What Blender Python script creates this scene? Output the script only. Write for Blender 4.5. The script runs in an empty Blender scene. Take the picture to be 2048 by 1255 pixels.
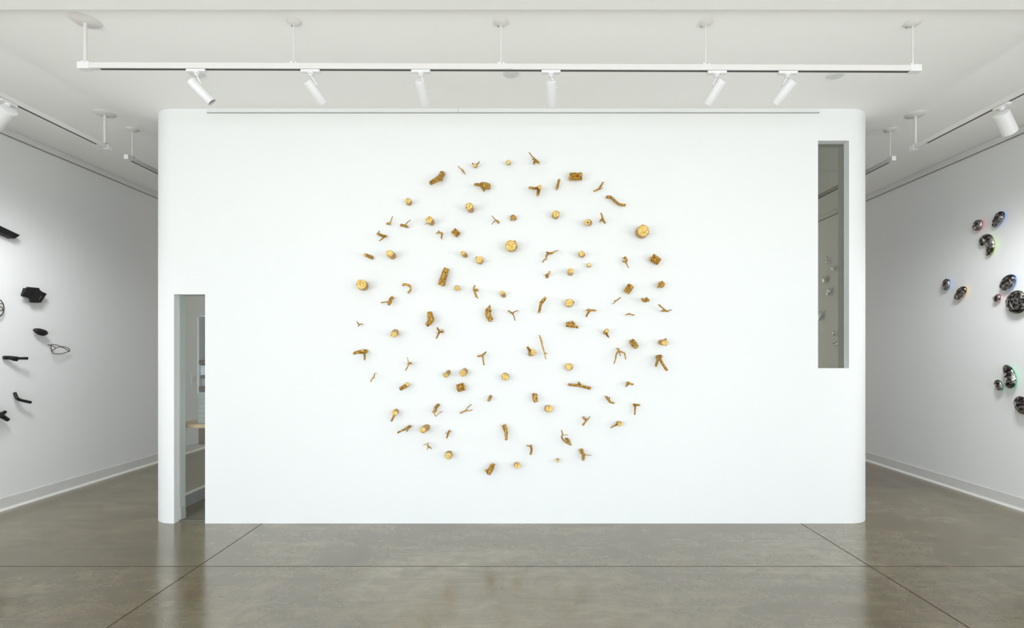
import bpy, bmesh, math, random
from mathutils import Vector, Matrix, noise

SC = bpy.context.scene
COL = SC.collection
PI = math.pi

# ------------------------------------------------------------------ camera
EYE = 1.55            # eye height
F = 1050.0            # focal length for a 2048 px wide frame
CX, CY = 1042.0, 699.0
cam_d = bpy.data.cameras.new('camera')
cam = bpy.data.objects.new('camera', cam_d)
COL.objects.link(cam)
cam.location = (0, 0, EYE)
cam.rotation_euler = (PI / 2, 0, 0)
cam_d.sensor_fit = 'HORIZONTAL'
cam_d.sensor_width = 36
cam_d.lens = 36 * F / 2048
cam_d.shift_x = -(CX - 1024) / 2048
cam_d.shift_y = (CY - 627.5) / 2048
cam_d.clip_start = 0.05
SC.camera = cam

# ------------------------------------------------------------------ light and exposure
SC.view_settings.view_transform = 'Standard'
SC.view_settings.look = 'None'
SC.view_settings.gamma = 1
SC.view_settings.use_curve_mapping = False
SC.view_settings.exposure = -0.19

world = bpy.data.worlds.new('sky')
SC.world = world
world.use_nodes = True
world.node_tree.nodes['Background'].inputs[0].default_value = (0.75, 0.88, 1.0, 1)
world.node_tree.nodes['Background'].inputs[1].default_value = 0.6

def area(name, loc, rot, sx, sy, watts, col, spread=PI):
    d = bpy.data.lights.new(name, 'AREA')
    d.shape = 'RECTANGLE'; d.size = sx; d.size_y = sy
    d.energy = watts; d.color = col; d.spread = spread
    o = bpy.data.objects.new(name, d); COL.objects.link(o)
    o.location = loc; o.rotation_euler = rot
    return o

# daylight through the shop front behind the camera: sky coming down, pavement light going up
area('sky_daylight', (-0.1, -4.30, 1.75), (math.radians(35), 0, 0), 8.6, 3.0, 640, (0.70, 0.85, 1.0))
area('pavement_light', (-0.1, -4.25, 0.9), (math.radians(160), 0, 0), 8.6, 1.4, 200, (1.0, 0.95, 0.87))
# added fill: upward light at the invented side windows, lifts walls and ceiling
for sx, x in ((1, -4.94), (-1, 4.77)):
    o = area('side_fill', (x, -1.6, 1.2), (0, 0, 0), 4.4, 1.6, 160, (1.0, 0.955, 0.88))
    o.rotation_euler = Vector((sx * math.cos(0.9), 0.15, math.sin(0.9))).to_track_quat('-Z', 'Y').to_euler()
# daylight from the windows at the far end of the building
area('rear_daylight', (-0.1, 10.3, 1.9), (math.radians(-90), 0, 0), 8.6, 2.8, 60, (1.0, 0.83, 0.68))

# ------------------------------------------------------------------ helpers
def prop(o, label=None, cat=None, group=None, kind=None):
    if label: o['label'] = label
    if cat: o['category'] = cat
    if group: o['group'] = group
    if kind: o['kind'] = kind
    return o

def obj(name, bm, mat, parent=None, loc=(0, 0, 0), smooth=None):
    """link a bmesh as one mesh object; its vertices are given in the parent's space"""
    bmesh.ops.recalc_face_normals(bm, faces=bm.faces)
    me = bpy.data.meshes.new(name)
    bm.to_mesh(me); bm.free()
    if mat: me.materials.append(mat)
    if smooth is not None:
        me.polygons.foreach_set('use_smooth', [True] * len(me.polygons))
        me.set_sharp_from_angle(angle=math.radians(smooth))
    o = bpy.data.objects.new(name, me)
    COL.objects.link(o)
    o.location = loc
    if parent: o.parent = parent
    return o

def empty(name, loc, label, cat, group=None):
    o = bpy.data.objects.new(name, None); COL.objects.link(o)
    o.empty_display_size = 0.05
    o.location = loc
    return prop(o, label, cat, group)

def box(bm, a, b, bevel=0.0):
    x0, y0, z0 = a; x1, y1, z1 = b
    vs = [bm.verts.new(p) for p in ((x0,y0,z0),(x1,y0,z0),(x1,y1,z0),(x0,y1,z0),(x0,y0,z1),(x1,y0,z1),(x1,y1,z1),(x0,y1,z1))]
    fs = [bm.faces.new([vs[i] for i in f]) for f in ((0,3,2,1),(4,5,6,7),(0,1,5,4),(1,2,6,5),(2,3,7,6),(3,0,4,7))]
    if bevel:
        es = list({e for f in fs for e in f.edges})
        bmesh.ops.bevel(bm, geom=es, offset=bevel, segments=2, affect='EDGES', profile=0.6)
    return bm

def boxm(a, b, bevel=0.0):
    return box(bmesh.new(), a, b, bevel)

def lathe(bm, base, axis, prof, n=32):
    """profile of (distance along axis, radius) turned round the axis"""
    ax = Vector(axis).normalized()
    u = ax.orthogonal().normalized(); w = ax.cross(u)
    base = Vector(base)
    rings = []
    for t, r in prof:
        c = base + ax * t
        if r < 1e-6:
            rings.append([bm.verts.new(c)])
        else:
            rings.append([bm.verts.new(c + (u * math.cos(2*PI*k/n) + w * math.sin(2*PI*k/n)) * r) for k in range(n)])
    for a, b in zip(rings, rings[1:]):
        for k in range(n):
            l = (k + 1) % n
            q = [a[k % len(a)], a[l % len(a)], b[l % len(b)], b[k % len(b)]]
            q = [v for i, v in enumerate(q) if v not in q[:i]]
            if len(q) > 2: bm.faces.new(q)
    for r in (rings[0], rings[-1]):
        if len(r) > 2: bm.faces.new(r)
    return bm

def rod(bm, a, b, r, n=12):
    a = Vector(a); b = Vector(b)
    return lathe(bm, a, b - a, [(0, r), ((b - a).length, r)], n)

def spline(pts, step):
    """Catmull-Rom through (x, y, z, r) points"""
    P = [Vector(p) for p in pts]
    if len(P) == 2:
        n = max(2, int((P[1] - P[0]).to_3d().length / step) + 1)
        return [P[0].lerp(P[1], k / n) for k in range(n + 1)]
    Q = [P[0] * 2 - P[1]] + P + [P[-1] * 2 - P[-2]]
    out = []
    for i in range(1, len(Q) - 2):
        a, b, c, d = Q[i-1:i+3]
        n = max(2, int((c - b).to_3d().length / step) + 1)
        for k in range(n):
            t = k / n
            v = 0.5 * (2*b + (c - a)*t + (2*a - 5*b + 4*c - d)*t*t + (3*b - 3*c + d - a)*t*t*t)
            v[3] = b[3] + (c[3] - b[3]) * t
            out.append(v)
    out.append(P[-1])
    return out

def tube(pts, sides=12, step=0.012, seed=0.0, amp=0.06, freq=2.2, ridges=0.0, wall_y=None, bm=None):
    """a bark covered limb: rings of noisy radius carried along a smooth path, closed by flat sawn ends"""
    bm = bm or bmesh.new()
    C = spline(pts, step)
    n = len(C)
    T = []
    for i in range(n):
        d = (C[min(i+1, n-1)] - C[max(i-1, 0)]).to_3d()
        T.append(d.normalized() if d.length > 1e-9 else Vector((0, -1, 0)))
    u = T[0].orthogonal().normalized()
    rings = []
    run = 0.0
    for i in range(n):
        u = (u - T[i] * u.dot(T[i])).normalized()
        w = T[i].cross(u)
        c = C[i].to_3d(); r = C[i][3]
        if i: run += (C[i].to_3d() - C[i-1].to_3d()).length
        ring = []
        for k in range(sides):
            a = 2 * PI * k / sides
            ca, sa = math.cos(a), math.sin(a)
            q = Vector((ca * freq, sa * freq, run / max(r, 0.006) * 1.3)) + Vector((seed * 7.3, seed * 3.1, seed))
            rr = r * (1 + amp * noise.noise(q) * 1.6)
            if ridges:
                tw = a + 0.35 * noise.noise(Vector((run * 14.0, seed, ca)))
                q2 = Vector((math.cos(tw) * 4.2, math.sin(tw) * 4.2, run * 11.0)) + Vector((seed, seed * 2.0, seed * 5.0))
                v = 1 - 3.4 * abs(noise.noise(q2))
                rr = r * (1.0 - ridges * max(0.0, v) ** 1.5 + 0.05 * noise.noise(q2 * 2.3))
            p = c + (u * ca + w * sa) * rr
            if wall_y is not None and p.y > wall_y: p.y = wall_y
            ring.append(bm.verts.new(p))
        rings.append(ring)
    for a, b in zip(rings, rings[1:]):
        for k in range(sides):
            l = (k + 1) % sides
            bm.faces.new((a[k], a[l], b[l], b[k]))
    bm.faces.new(rings[0]); bm.faces.new(rings[-1])
    # last ring and tangents are handed back for the sawn faces
    ends = ([v.co.copy() for v in rings[0]], -T[0]), ([v.co.copy() for v in rings[-1]], T[-1])
    return bm, ends

def sawn(end, scale=0.93, lift=0.0015):
    """thin slightly domed plate that closes a sawn end, with a shallow pith"""
    ring, d = end
    bm = bmesh.new()
    c = sum(ring, Vector()) / len(ring)
    def loop(s, h): return [bm.verts.new(c + (p - c) * s + d * h) for p in ring]
    ls = [loop(scale, 0.0), loop(scale * 0.985, lift), loop(scale * 0.6, lift * 1.3), loop(scale * 0.22, lift * 1.1)]
    n = len(ring)
    for a, b in zip(ls, ls[1:]):
        for k in range(n):
            bm.faces.new((a[k], a[(k+1) % n], b[(k+1) % n], b[k]))
    bm.faces.new(ls[-1]); bm.faces.new(ls[0])
    return bm

def prism(poly, thick_vec, bm=None, bevel=0.0):
    bm = bm or bmesh.new()
    t = Vector(thick_vec)
    a = [bm.verts.new(Vector(p)) for p in poly]
    b = [bm.verts.new(Vector(p) + t) for p in poly]
    n = len(poly)
    bm.faces.new(a); bm.faces.new(list(reversed(b)))
    for k in range(n):
        bm.faces.new((a[k], a[(k+1) % n], b[(k+1) % n], b[k]))
    if bevel:
        bmesh.ops.bevel(bm, geom=list(bm.edges), offset=bevel, segments=2, affect='EDGES')
    return bm

# ------------------------------------------------------------------ materials
def new_mat(name):
    m = bpy.data.materials.new(name); m.use_nodes = True
    nt = m.node_tree
    return m, nt, nt.nodes['Principled BSDF']

def node(nt, kind, **kw):
    n = nt.nodes.new(kind)
    for k, v in kw.items():
        if k in n.inputs: n.inputs[k].default_value = v
        else: setattr(n, k, v)
    return n

def ramp(nt, src, stops):
    r = nt.nodes.new('ShaderNodeValToRGB')
    e = r.color_ramp.elements
    while len(e) < len(stops): e.new(0.5)
    for el, (p, c) in zip(e, stops):
        el.position = p; el.color = (*c, 1)
    nt.links.new(src, r.inputs[0])
    return r

def coords(nt, scale=(1, 1, 1), kind='Object'):
    tc = nt.nodes.new('ShaderNodeTexCoord')
    mp = nt.nodes.new('ShaderNodeMapping'); mp.inputs['Scale'].default_value = scale
    nt.links.new(tc.outputs[kind], mp.inputs[0])
    return mp.outputs[0]

def plain(name, col, rough=0.5, metal=0.0, spec=0.5, var=0.03, scale=8.0, bump=0.0, bscale=200.0):
    m, nt, b = new_mat(name)
    co = coords(nt)
    nz = node(nt, 'ShaderNodeTexNoise', Scale=scale, Detail=4.0)
    nt.links.new(co, nz.inputs['Vector'])
    lo = tuple(c * (1 - var) for c in col); hi = tuple(min(1, c * (1 + var)) for c in col)
    r = ramp(nt, nz.outputs['Fac'], [(0.3, lo), (0.7, hi)])
    nt.links.new(r.outputs[0], b.inputs['Base Color'])
    b.inputs['Roughness'].default_value = rough
    b.inputs['Metallic'].default_value = metal
    b.inputs['Specular IOR Level'].default_value = spec
    if bump:
        n2 = node(nt, 'ShaderNodeTexNoise', Scale=bscale, Detail=3.0)
        nt.links.new(co, n2.inputs['Vector'])
        bp = node(nt, 'ShaderNodeBump', Strength=bump, Distance=0.002)
        nt.links.new(n2.outputs['Fac'], bp.inputs['Height'])
        nt.links.new(bp.outputs[0], b.inputs['Normal'])
    return m

M_WALL = plain('white_wall_paint', (0.86, 0.862, 0.855), 0.65, spec=0.3, var=0.006, scale=0.7, bump=0.05, bscale=260)
M_CEIL = plain('ceiling_paint', (0.935, 0.93, 0.905), 0.75, spec=0.2, var=0.006, scale=0.5)
M_TRIM = plain('white_trim_paint', (0.80, 0.80, 0.79), 0.45, var=0.01)
M_BASE = plain('pale_grey_vinyl', (0.73, 0.72, 0.70), 0.4, var=0.03, scale=3)
M_TOE = plain('pale_vinyl_edge', (0.80, 0.79, 0.75), 0.4, var=0.03, scale=3)
M_METAL = plain('white_powder_coat', (0.72, 0.69, 0.67), 0.35, var=0.01)
M_HEAD = plain('white_lamp_enamel', (0.76, 0.75, 0.75), 0.3, var=0.01)
M_SLOT = plain('dark_slot', (0.035, 0.03, 0.03), 0.6)
M_SCREW = plain('dark_screw', (0.12, 0.11, 0.10), 0.4, metal=0.6)
M_DISC = plain('pale_grey_cover', (0.66, 0.68, 0.66), 0.5)
M_LENS = plain('grey_lens', (0.16, 0.17, 0.17), 0.15, spec=0.8)
M_BLACK = plain('matt_black', (0.012, 0.011, 0.012), 0.55, spec=0.35, var=0.3, scale=30, bump=0.3, bscale=60)
M_GLOSSY_BLACK = plain('satin_black', (0.015, 0.014, 0.015), 0.3, spec=0.5, var=0.3, scale=20)
M_WIRE = plain('dark_brown_wire', (0.035, 0.018, 0.014), 0.5)
M_BROWN = plain('brown_board', (0.17, 0.12, 0.09), 0.5, var=0.2, scale=12)
M_PAPER = plain('white_paper', (0.82, 0.84, 0.90), 0.7)
M_GREY = plain('light_grey_metal', (0.52, 0.53, 0.50), 0.45)
M_DARKGREY = plain('dark_grey_plastic', (0.16, 0.16, 0.15), 0.4)
M_CLOTH = plain('pale_grey_board', (0.78, 0.78, 0.79), 0.9, var=0.05, scale=6)

def gold(name, lo, mid, hi, rough, bump, scale, dist=0.004):
    m, nt, b = new_mat(name)
    co = coords(nt)
    nz = node(nt, 'ShaderNodeTexNoise', Scale=scale, Detail=5.0, Roughness=0.65)
    nt.links.new(co, nz.inputs['Vector'])
    r = ramp(nt, nz.outputs['Fac'], [(0.36, lo), (0.5, mid), (0.66, hi)])
    nt.links.new(r.outputs[0], b.inputs['Base Color'])
    b.inputs['Metallic'].default_value = 0.9
    b.inputs['Roughness'].default_value = rough
    bp = node(nt, 'ShaderNodeBump', Strength=bump, Distance=dist)
    nt.links.new(nz.outputs['Fac'], bp.inputs['Height'])
    nt.links.new(bp.outputs[0], b.inputs['Normal'])
    return m
M_GOLD = gold('gold_leaf_bark', (0.20, 0.085, 0.012), (0.50, 0.265, 0.05), (0.88, 0.60, 0.19), 0.30, 0.9, 75, 0.010)
M_GOLDT = gold('gold_leaf_twig', (0.25, 0.115, 0.018), (0.52, 0.285, 0.06), (0.80, 0.52, 0.16), 0.32, 0.7, 110, 0.005)
M_GOLDC = gold('gold_leaf_sawn_face', (0.42, 0.22, 0.045), (0.84, 0.56, 0.16), (1.0, 0.83, 0.40), 0.28, 0.9, 95, 0.008)
M_HOLE = plain('dark_hollow', (0.03, 0.018, 0.006), 0.8)

def floor_mat():
    m, nt, b = new_mat('polished_concrete')
    L = nt.links.new
    co = coords(nt)
    n1 = node(nt, 'ShaderNodeTexNoise', Scale=0.55, Detail=7.0, Roughness=0.6, Distortion=0.6)
    n2 = node(nt, 'ShaderNodeTexNoise', Scale=3.2, Detail=8.0, Roughness=0.68, Distortion=1.6)
    n3 = node(nt, 'ShaderNodeTexNoise', Scale=60.0, Detail=4.0)
    cs = coords(nt, (0.5, 3.0, 1))
    n4 = node(nt, 'ShaderNodeTexNoise', Scale=2.4, Detail=7.0, Roughness=0.7, Distortion=0.8)
    for n in (n1, n2, n3): L(co, n.inputs['Vector'])
    L(cs, n4.inputs['Vector'])
    r1 = ramp(nt, n1.outputs['Fac'], [(0.32, FL_LO), (0.5, FL_MID), (0.68, FL_HI)])
    r2 = ramp(nt, n2.outputs['Fac'], [(0.3, (0.72, 0.70, 0.66)), (0.55, (1, 1, 1)), (0.75, (1.22, 1.22, 1.2))])
    r4 = ramp(nt, n4.outputs['Fac'], [(0.3, (0.74, 0.71, 0.66)), (0.7, (1.2, 1.2, 1.19))])
    r3 = ramp(nt, n3.outputs['Fac'], [(0.3, (0.93, 0.93, 0.93)), (0.7, (1.06, 1.06, 1.06))])
    last = r1.outputs[0]
    for r in (r2, r4, r3):
        mx = nt.nodes.new('ShaderNodeMix'); mx.data_type = 'RGBA'; mx.blend_type = 'MULTIPLY'
        mx.inputs['Factor'].default_value = 1
        L(last, mx.inputs[6]); L(r.outputs[0], mx.inputs[7])
        last = mx.outputs[2]
    # saw-cut joints
    sp = nt.nodes.new('ShaderNodeSeparateXYZ'); L(co, sp.inputs[0])
    nzj = node(nt, 'ShaderNodeTexNoise', Scale=14.0, Detail=2.0); L(co, nzj.inputs['Vector'])
    fac = None
    for axis, at, wid in (('X', -2.31, 0.0045), ('X', 2.50, 0.0045), ('Y', 3.76, 0.004)):
        s = nt.nodes.new('ShaderNodeMath'); s.operation = 'SUBTRACT'; L(sp.outputs[axis], s.inputs[0]); s.inputs[1].default_value = at
        a = nt.nodes.new('ShaderNodeMath'); a.operation = 'ABSOLUTE'; L(s.outputs[0], a.inputs[0])
        c = nt.nodes.new('ShaderNodeMath'); c.operation = 'LESS_THAN'; L(a.outputs[0], c.inputs[0]); c.inputs[1].default_value = wid
        if fac is None: fac = c.outputs[0]
        else:
            mxx = nt.nodes.new('ShaderNodeMath'); mxx.operation = 'MAXIMUM'; L(fac, mxx.inputs[0]); L(c.outputs[0], mxx.inputs[1]); fac = mxx.outputs[0]
    mj = nt.nodes.new('ShaderNodeMix'); mj.data_type = 'RGBA'
    L(fac, mj.inputs['Factor']); L(last, mj.inputs[6]); mj.inputs[7].default_value = (0.07, 0.05, 0.035, 1)
    L(mj.outputs[2], b.inputs['Base Color'])
    rr = ramp(nt, n2.outputs['Fac'], [(0.3, (FL_R + 0.05,) * 3), (0.7, (FL_R - 0.03,) * 3)])
    L(rr.outputs[0], b.inputs['Roughness'])
    sj = nt.nodes.new('ShaderNodeMath'); sj.operation = 'MULTIPLY_ADD'; sj.inputs[1].default_value = -FL_S; sj.inputs[2].default_value = FL_S
    L(fac, sj.inputs[0]); L(sj.outputs[0], b.inputs['Specular IOR Level'])
    b.inputs['IOR'].default_value = FL_IOR
    bp = node(nt, 'ShaderNodeBump', Strength=0.07, Distance=0.004)
    L(n4.outputs['Fac'], bp.inputs['Height']); L(bp.outputs[0], b.inputs['Normal'])
    return m
FL_LO, FL_MID, FL_HI = (0.122, 0.090, 0.042), (0.180, 0.146, 0.082), (0.262, 0.224, 0.148)
FL_R, FL_S = 0.155, 1.0
FL_IOR = 1.78
M_FLOOR = floor_mat()

def glass_mat(name, tint):
    m = bpy.data.materials.new(name); m.use_nodes = True
    nt = m.node_tree; nt.nodes.clear()
    out = nt.nodes.new('ShaderNodeOutputMaterial')
    t = nt.nodes.new('ShaderNodeBsdfTransparent'); t.inputs[0].default_value = (*tint, 1)
    g = nt.nodes.new('ShaderNodeBsdfGlossy'); g.inputs['Roughness'].default_value = 0.02
    lw = nt.nodes.new('ShaderNodeLayerWeight'); lw.inputs[0].default_value = 0.5
    pw = nt.nodes.new('ShaderNodeMath'); pw.operation = 'POWER'; pw.inputs[1].default_value = 5
    nt.links.new(lw.outputs['Facing'], pw.inputs[0])
    ma = nt.nodes.new('ShaderNodeMath'); ma.operation = 'MULTIPLY_ADD'; ma.inputs[1].default_value = 0.9; ma.inputs[2].default_value = 0.04
    nt.links.new(pw.outputs[0], ma.inputs[0])
    mx = nt.nodes.new('ShaderNodeMixShader')
    nt.links.new(ma.outputs[0], mx.inputs[0]); nt.links.new(t.outputs[0], mx.inputs[1]); nt.links.new(g.outputs[0], mx.inputs[2])
    nt.links.new(mx.outputs[0], out.inputs[0])
    return m
M_GLASS = glass_mat('clear_glass', (0.95, 0.965, 0.955))
M_TINT = glass_mat('tinted_glass', (0.80, 0.82, 0.78))

def wood_mat():
    m, nt, b = new_mat('pale_wood')
    co = coords(nt, (1.5, 18, 18))
    nz = node(nt, 'ShaderNodeTexNoise', Scale=3.0, Detail=6.0, Distortion=1.0)
    nt.links.new(co, nz.inputs['Vector'])
    r = ramp(nt, nz.outputs['Fac'], [(0.3, (0.62, 0.40, 0.22)), (0.7, (0.86, 0.64, 0.42))])
    nt.links.new(r.outputs[0], b.inputs['Base Color']); b.inputs['Roughness'].default_value = 0.35
    return m
M_WOOD = wood_mat()

def pebble_mat(name, lo, hi):
    m, nt, b = new_mat(name)
    co = coords(nt)
    vz = node(nt, 'ShaderNodeTexVoronoi', Scale=48.0)
    nt.links.new(co, vz.inputs['Vector'])
    sp = nt.nodes.new('ShaderNodeSeparateXYZ'); nt.links.new(vz.outputs['Color'], sp.inputs[0])
    r = ramp(nt, sp.outputs[0], [(0.35, lo), (0.75, hi)])
    nt.links.new(r.outputs[0], b.inputs['Base Color'])
    b.inputs['Metallic'].default_value = 0.85; b.inputs['Roughness'].default_value = 0.13
    return m
M_PEBBLE = pebble_mat('dimpled_dark_mirror', (0.05, 0.042, 0.04), (0.46, 0.44, 0.43))

# ------------------------------------------------------------------ the room
H = 3.70                       # ceiling height
XL, XR = -5.00, 4.83           # side walls
YN, YF = -4.5, 10.5            # shop front behind the camera, far end of the building
YB = 4.6875                    # face of the freestanding display wall
BL, BR = -3.36, 3.19           # its outer sides
TH = 0.16                      # its thickness

def struct(name, bm, mat, parent=None, smooth=None):
    o = obj(name, bm, mat, parent, smooth=smooth)
    return prop(o, kind='structure')

struct('floor', boxm((XL - 0.2, YN - 0.2, -0.15), (XR + 0.2, YF + 0.2, 0)), M_FLOOR)
struct('ceiling', boxm((XL - 0.2, YN - 0.2, H), (XR + 0.2, YF + 0.2, H + 0.15)), M_CEIL)
struct('trim_1', boxm((XL, YN, H - 0.04), (XR, 3.263, H), 0.004), M_CEIL)          # shallow dropped strip of ceiling
SW0, SW1, SWZ0, SWZ1 = -3.9, 0.7, 0.35, 3.15      # openings for the added, unseen side windows
def side_wall(x0, x1):
    bm = bmesh.new()
    box(bm, (x0, YN - 0.2, 0), (x1, SW0, H)); box(bm, (x0, SW1, 0), (x1, YF + 0.2, H))
    box(bm, (x0, SW0, 0), (x1, SW1, SWZ0)); box(bm, (x0, SW0, SWZ1), (x1, SW1, H))
    return bm
struct('wall_left', side_wall(XL - 0.2, XL), M_WALL)
struct('wall_right', side_wall(XR, XR + 0.2), M_WALL)

def wall_with_hole(y0, y1, hx0, hx1, hz0, hz1):
    bm = bmesh.new()
    box(bm, (XL, y0, 0), (hx0, y1, H)); box(bm, (hx1, y0, 0), (XR, y1, H))
    box(bm, (hx0, y0, 0), (hx1, y1, hz0)); box(bm, (hx0, y0, hz1), (hx1, y1, H))
    return bm
struct('wall_near', wall_with_hole(YN - 0.2, YN, -4.4, 4.2, 0.12, 3.25), M_WALL)
struct('wall_far', wall_with_hole(YF, YF + 0.2, -4.4, 4.2, 0.4, 3.3), M_WALL)

def window_unit(name, x0, x1, z0, z1, y, nx):
    w = 0.06
    bm = bmesh.new()
    box(bm, (x0, y, z0), (x1, y + 0.1, z0 + w)); box(bm, (x0, y, z1 - w), (x1, y + 0.1, z1))
    for k in range(nx + 1):
        x = x0 + (x1 - x0 - w) * k / nx
        box(bm, (x, y, z0 + w), (x + w, y + 0.1, z1 - w))
    f = struct(name, bm, M_TRIM)
    g = bmesh.new(); box(g, (x0 + 0.01, y + 0.045, z0 + 0.01), (x1 - 0.01, y + 0.055, z1 - 0.01))
    obj('pane', g, M_GLASS, f)
window_unit('window_1', -4.4, 4.2, 0.12, 3.25, YN - 0.15, 5)
window_unit('window_2', -4.4, 4.2, 0.4, 3.3, YF + 0.05, 5)

def added_side_window(name, x):  # unseen windows, added to go with the side fill lights
    w = 0.06
    bm = bmesh.new()
    box(bm, (x, SW0, SWZ0), (x + 0.1, SW1, SWZ0 + w)); box(bm, (x, SW0, SWZ1 - w), (x + 0.1, SW1, SWZ1))
    for k in range(4):
        y = SW0 + (SW1 - SW0 - w) * k / 3
        box(bm, (x, y, SWZ0 + w), (x + 0.1, y + w, SWZ1 - w))
    f = struct(name, bm, M_TRIM)
    obj('pane', boxm((x + 0.045, SW0 + 0.01, SWZ0 + 0.01), (x + 0.055, SW1 - 0.01, SWZ1 - 0.01)), M_GLASS, f)
added_side_window('added_window_6', XL - 0.16)
added_side_window('added_window_7', XR + 0.06)

# freestanding display wall: rounded front corners, a slot down to the floor and a high slot, both glazed
DX0, DX1, DZ1 = -3.098, -2.821, 2.045
WX0, WX1, WZ0, WZ1 = 2.652, 2.929, 1.385, 3.416
RC = 0.25
def display_wall():
    bm = bmesh.new()
    ret = YB + RC + 0.002                             # where the side returns stop
    outer, inner, flat = [], [], []
    outer.append((BL, ret)); inner.append((BL + TH, ret))
    na = 14
    for k in range(na + 1):
        a = PI + (PI / 2) * k / na
        cx, cy = BL + RC, YB + RC
        outer.append((cx + RC * math.cos(a), cy + RC * math.sin(a)))
        ri = RC - TH
        inner.append((cx + ri * math.cos(a), cy + ri * math.sin(a)))
    for x in (DX0, DX1, WX0, WX1):
        outer.append((x, YB)); inner.append((x, YB + TH))
    for k in range(na + 1):
        a = 1.5 * PI + (PI / 2) * k / na
        cx, cy = BR - RC, YB + RC
        outer.append((cx + RC * math.cos(a), cy + RC * math.sin(a)))
        ri = RC - TH
        inner.append((cx + ri * math.cos(a), cy + ri * math.sin(a)))
    outer.append((BR, ret)); inner.append((BR - TH, ret))
    Z = [0, WZ0, DZ1, WZ1, H]
    n = len(outer)
    V = [[[bm.verts.new((*p, z)) for z in Z] for p in side] for side in (outer, inner)]
    def solid(i, j):
        if i < 0 or i >= n - 1 or j < 0 or j >= len(Z) - 1: return False
        x = (outer[i][0] + outer[i+1][0]) / 2
        zc = (Z[j] + Z[j+1]) / 2
        if abs(outer[i][1] - YB) < 1e-6 and abs(outer[i+1][1] - YB) < 1e-6:
            if DX0 < x < DX1 and zc < DZ1: return False
            if WX0 < x < WX1 and WZ0 < zc < WZ1: return False
        return True
    for i in range(n - 1):
        for j in range(len(Z) - 1):
            if not solid(i, j): continue
            for s in (0, 1):
                bm.faces.new((V[s][i][j], V[s][i+1][j], V[s][i+1][j+1], V[s][i][j+1]))
            if not solid(i - 1, j): bm.faces.new((V[0][i][j], V[1][i][j], V[1][i][j+1], V[0][i][j+1]))
            if not solid(i + 1, j): bm.faces.new((V[0][i+1][j], V[1][i+1][j], V[1][i+1][j+1], V[0][i+1][j+1]))
            if not solid(i, j - 1): bm.faces.new((V[0][i][j], V[0][i+1][j], V[1][i+1][j], V[1][i][j]))
            if not solid(i, j + 1): bm.faces.new((V[0][i][j+1], V[0][i+1][j+1], V[1][i+1][j+1], V[1][i][j+1]))
    return bm
struct('wall_center', display_wall(), M_WALL, smooth=25)
YG = YB + 0.082
g = struct('window_3', boxm((DX0, YG - 0.005, 0.008), (DX1, YG + 0.005, DZ1)), M_GLASS)
obj('channel', boxm((DX0, YG - 0.012, 0), (DX1, YG + 0.012, 0.008)), M_DARKGREY, g)
obj('base_strip', boxm((DX0 - 0.0005, YG + 0.008, 0), (DX0 + 0.004, YB + TH, 0.115)), M_BASE, g)
g = struct('window_4', boxm((WX0, YG - 0.005, WZ0), (WX1, YG + 0.005, WZ1)), M_TINT)
# glazed flanks of the display enclosure, a low plinth under the left pane
struct('window_5', boxm((BL + 0.02, 4.942, 0.115), (BL + 0.032, 8.2, H)), M_GLASS)
struct('trim_2', boxm((BL, 4.942, 0), (BL + 0.06, 8.2, 0.115)), M_BASE)
struct('wall_inner', boxm((BL, 8.2, 0), (BR, 8.36, H)), M_WALL)

# hanging rail along the head of the display wall, in two lengths
struct('trim_3', boxm((-2.80, YB - 0.014, 3.664), (-0.560, YB, H), 0.002), M_TRIM)
struct('trim_4', boxm((-0.557, YB - 0.014, 3.664), (2.66, YB, H), 0.002), M_TRIM)
# hanging rails and coved baseboards of the side walls
def side_trim(name, x, s, z0, z1, d, mat):
    return struct(name, boxm((min(x, x + s * d), YN, z0), (max(x, x + s * d), YF, z1), 0.001), mat)
for side, x, s in (('left', XL, 1), ('right', XR, -1)):
    b_ = side_trim('baseboard_' + side, x, s, 0.0, 0.122, 0.008, M_BASE)
    t = bmesh.new()
    xs = x + s * 0.008
    prism([(xs, YN, 0), (xs + s * 0.016, YN, 0), (xs + s * 0.014, YN, 0.006), (xs + s * 0.004, YN, 0.016), (xs, YN, 0.026)], (0, YF - YN, 0), t)
    obj('toe', t, M_TOE, b_)
M_GAP = plain('brown_rail_shadow', (0.30, 0.24, 0.21), 0.7)  # dark strips under the rails, their shadow lines put in as colour
M_RAILSHADE_F = plain('grey_rail_shadow', (0.42, 0.42, 0.41), 0.7)
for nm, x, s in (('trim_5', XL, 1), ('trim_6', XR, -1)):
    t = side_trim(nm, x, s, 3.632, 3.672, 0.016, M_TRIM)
    obj('shadow_strip', boxm((min(x, x + s * 0.012), YN, 3.626), (max(x, x + s * 0.012), YF, 3.632)), M_GAP, t)
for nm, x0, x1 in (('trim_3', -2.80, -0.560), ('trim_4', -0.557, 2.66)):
    obj('shadow_strip', boxm((x0, YB - 0.012, 3.659), (x1, YB, 3.664)), M_RAILSHADE_F, bpy.data.objects[nm])

# ------------------------------------------------------------------ track lighting
def canopy_bm(r, h=0.018):
    bm = bmesh.new()
    return lathe(bm, (0, 0, 0), (0, 0, -1), [(0, r), (0.004, r), (h * 0.6, r * 0.86), (h, r * 0.5), (h * 1.12, r * 0.2), (h * 1.12, 0)], 40)

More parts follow.
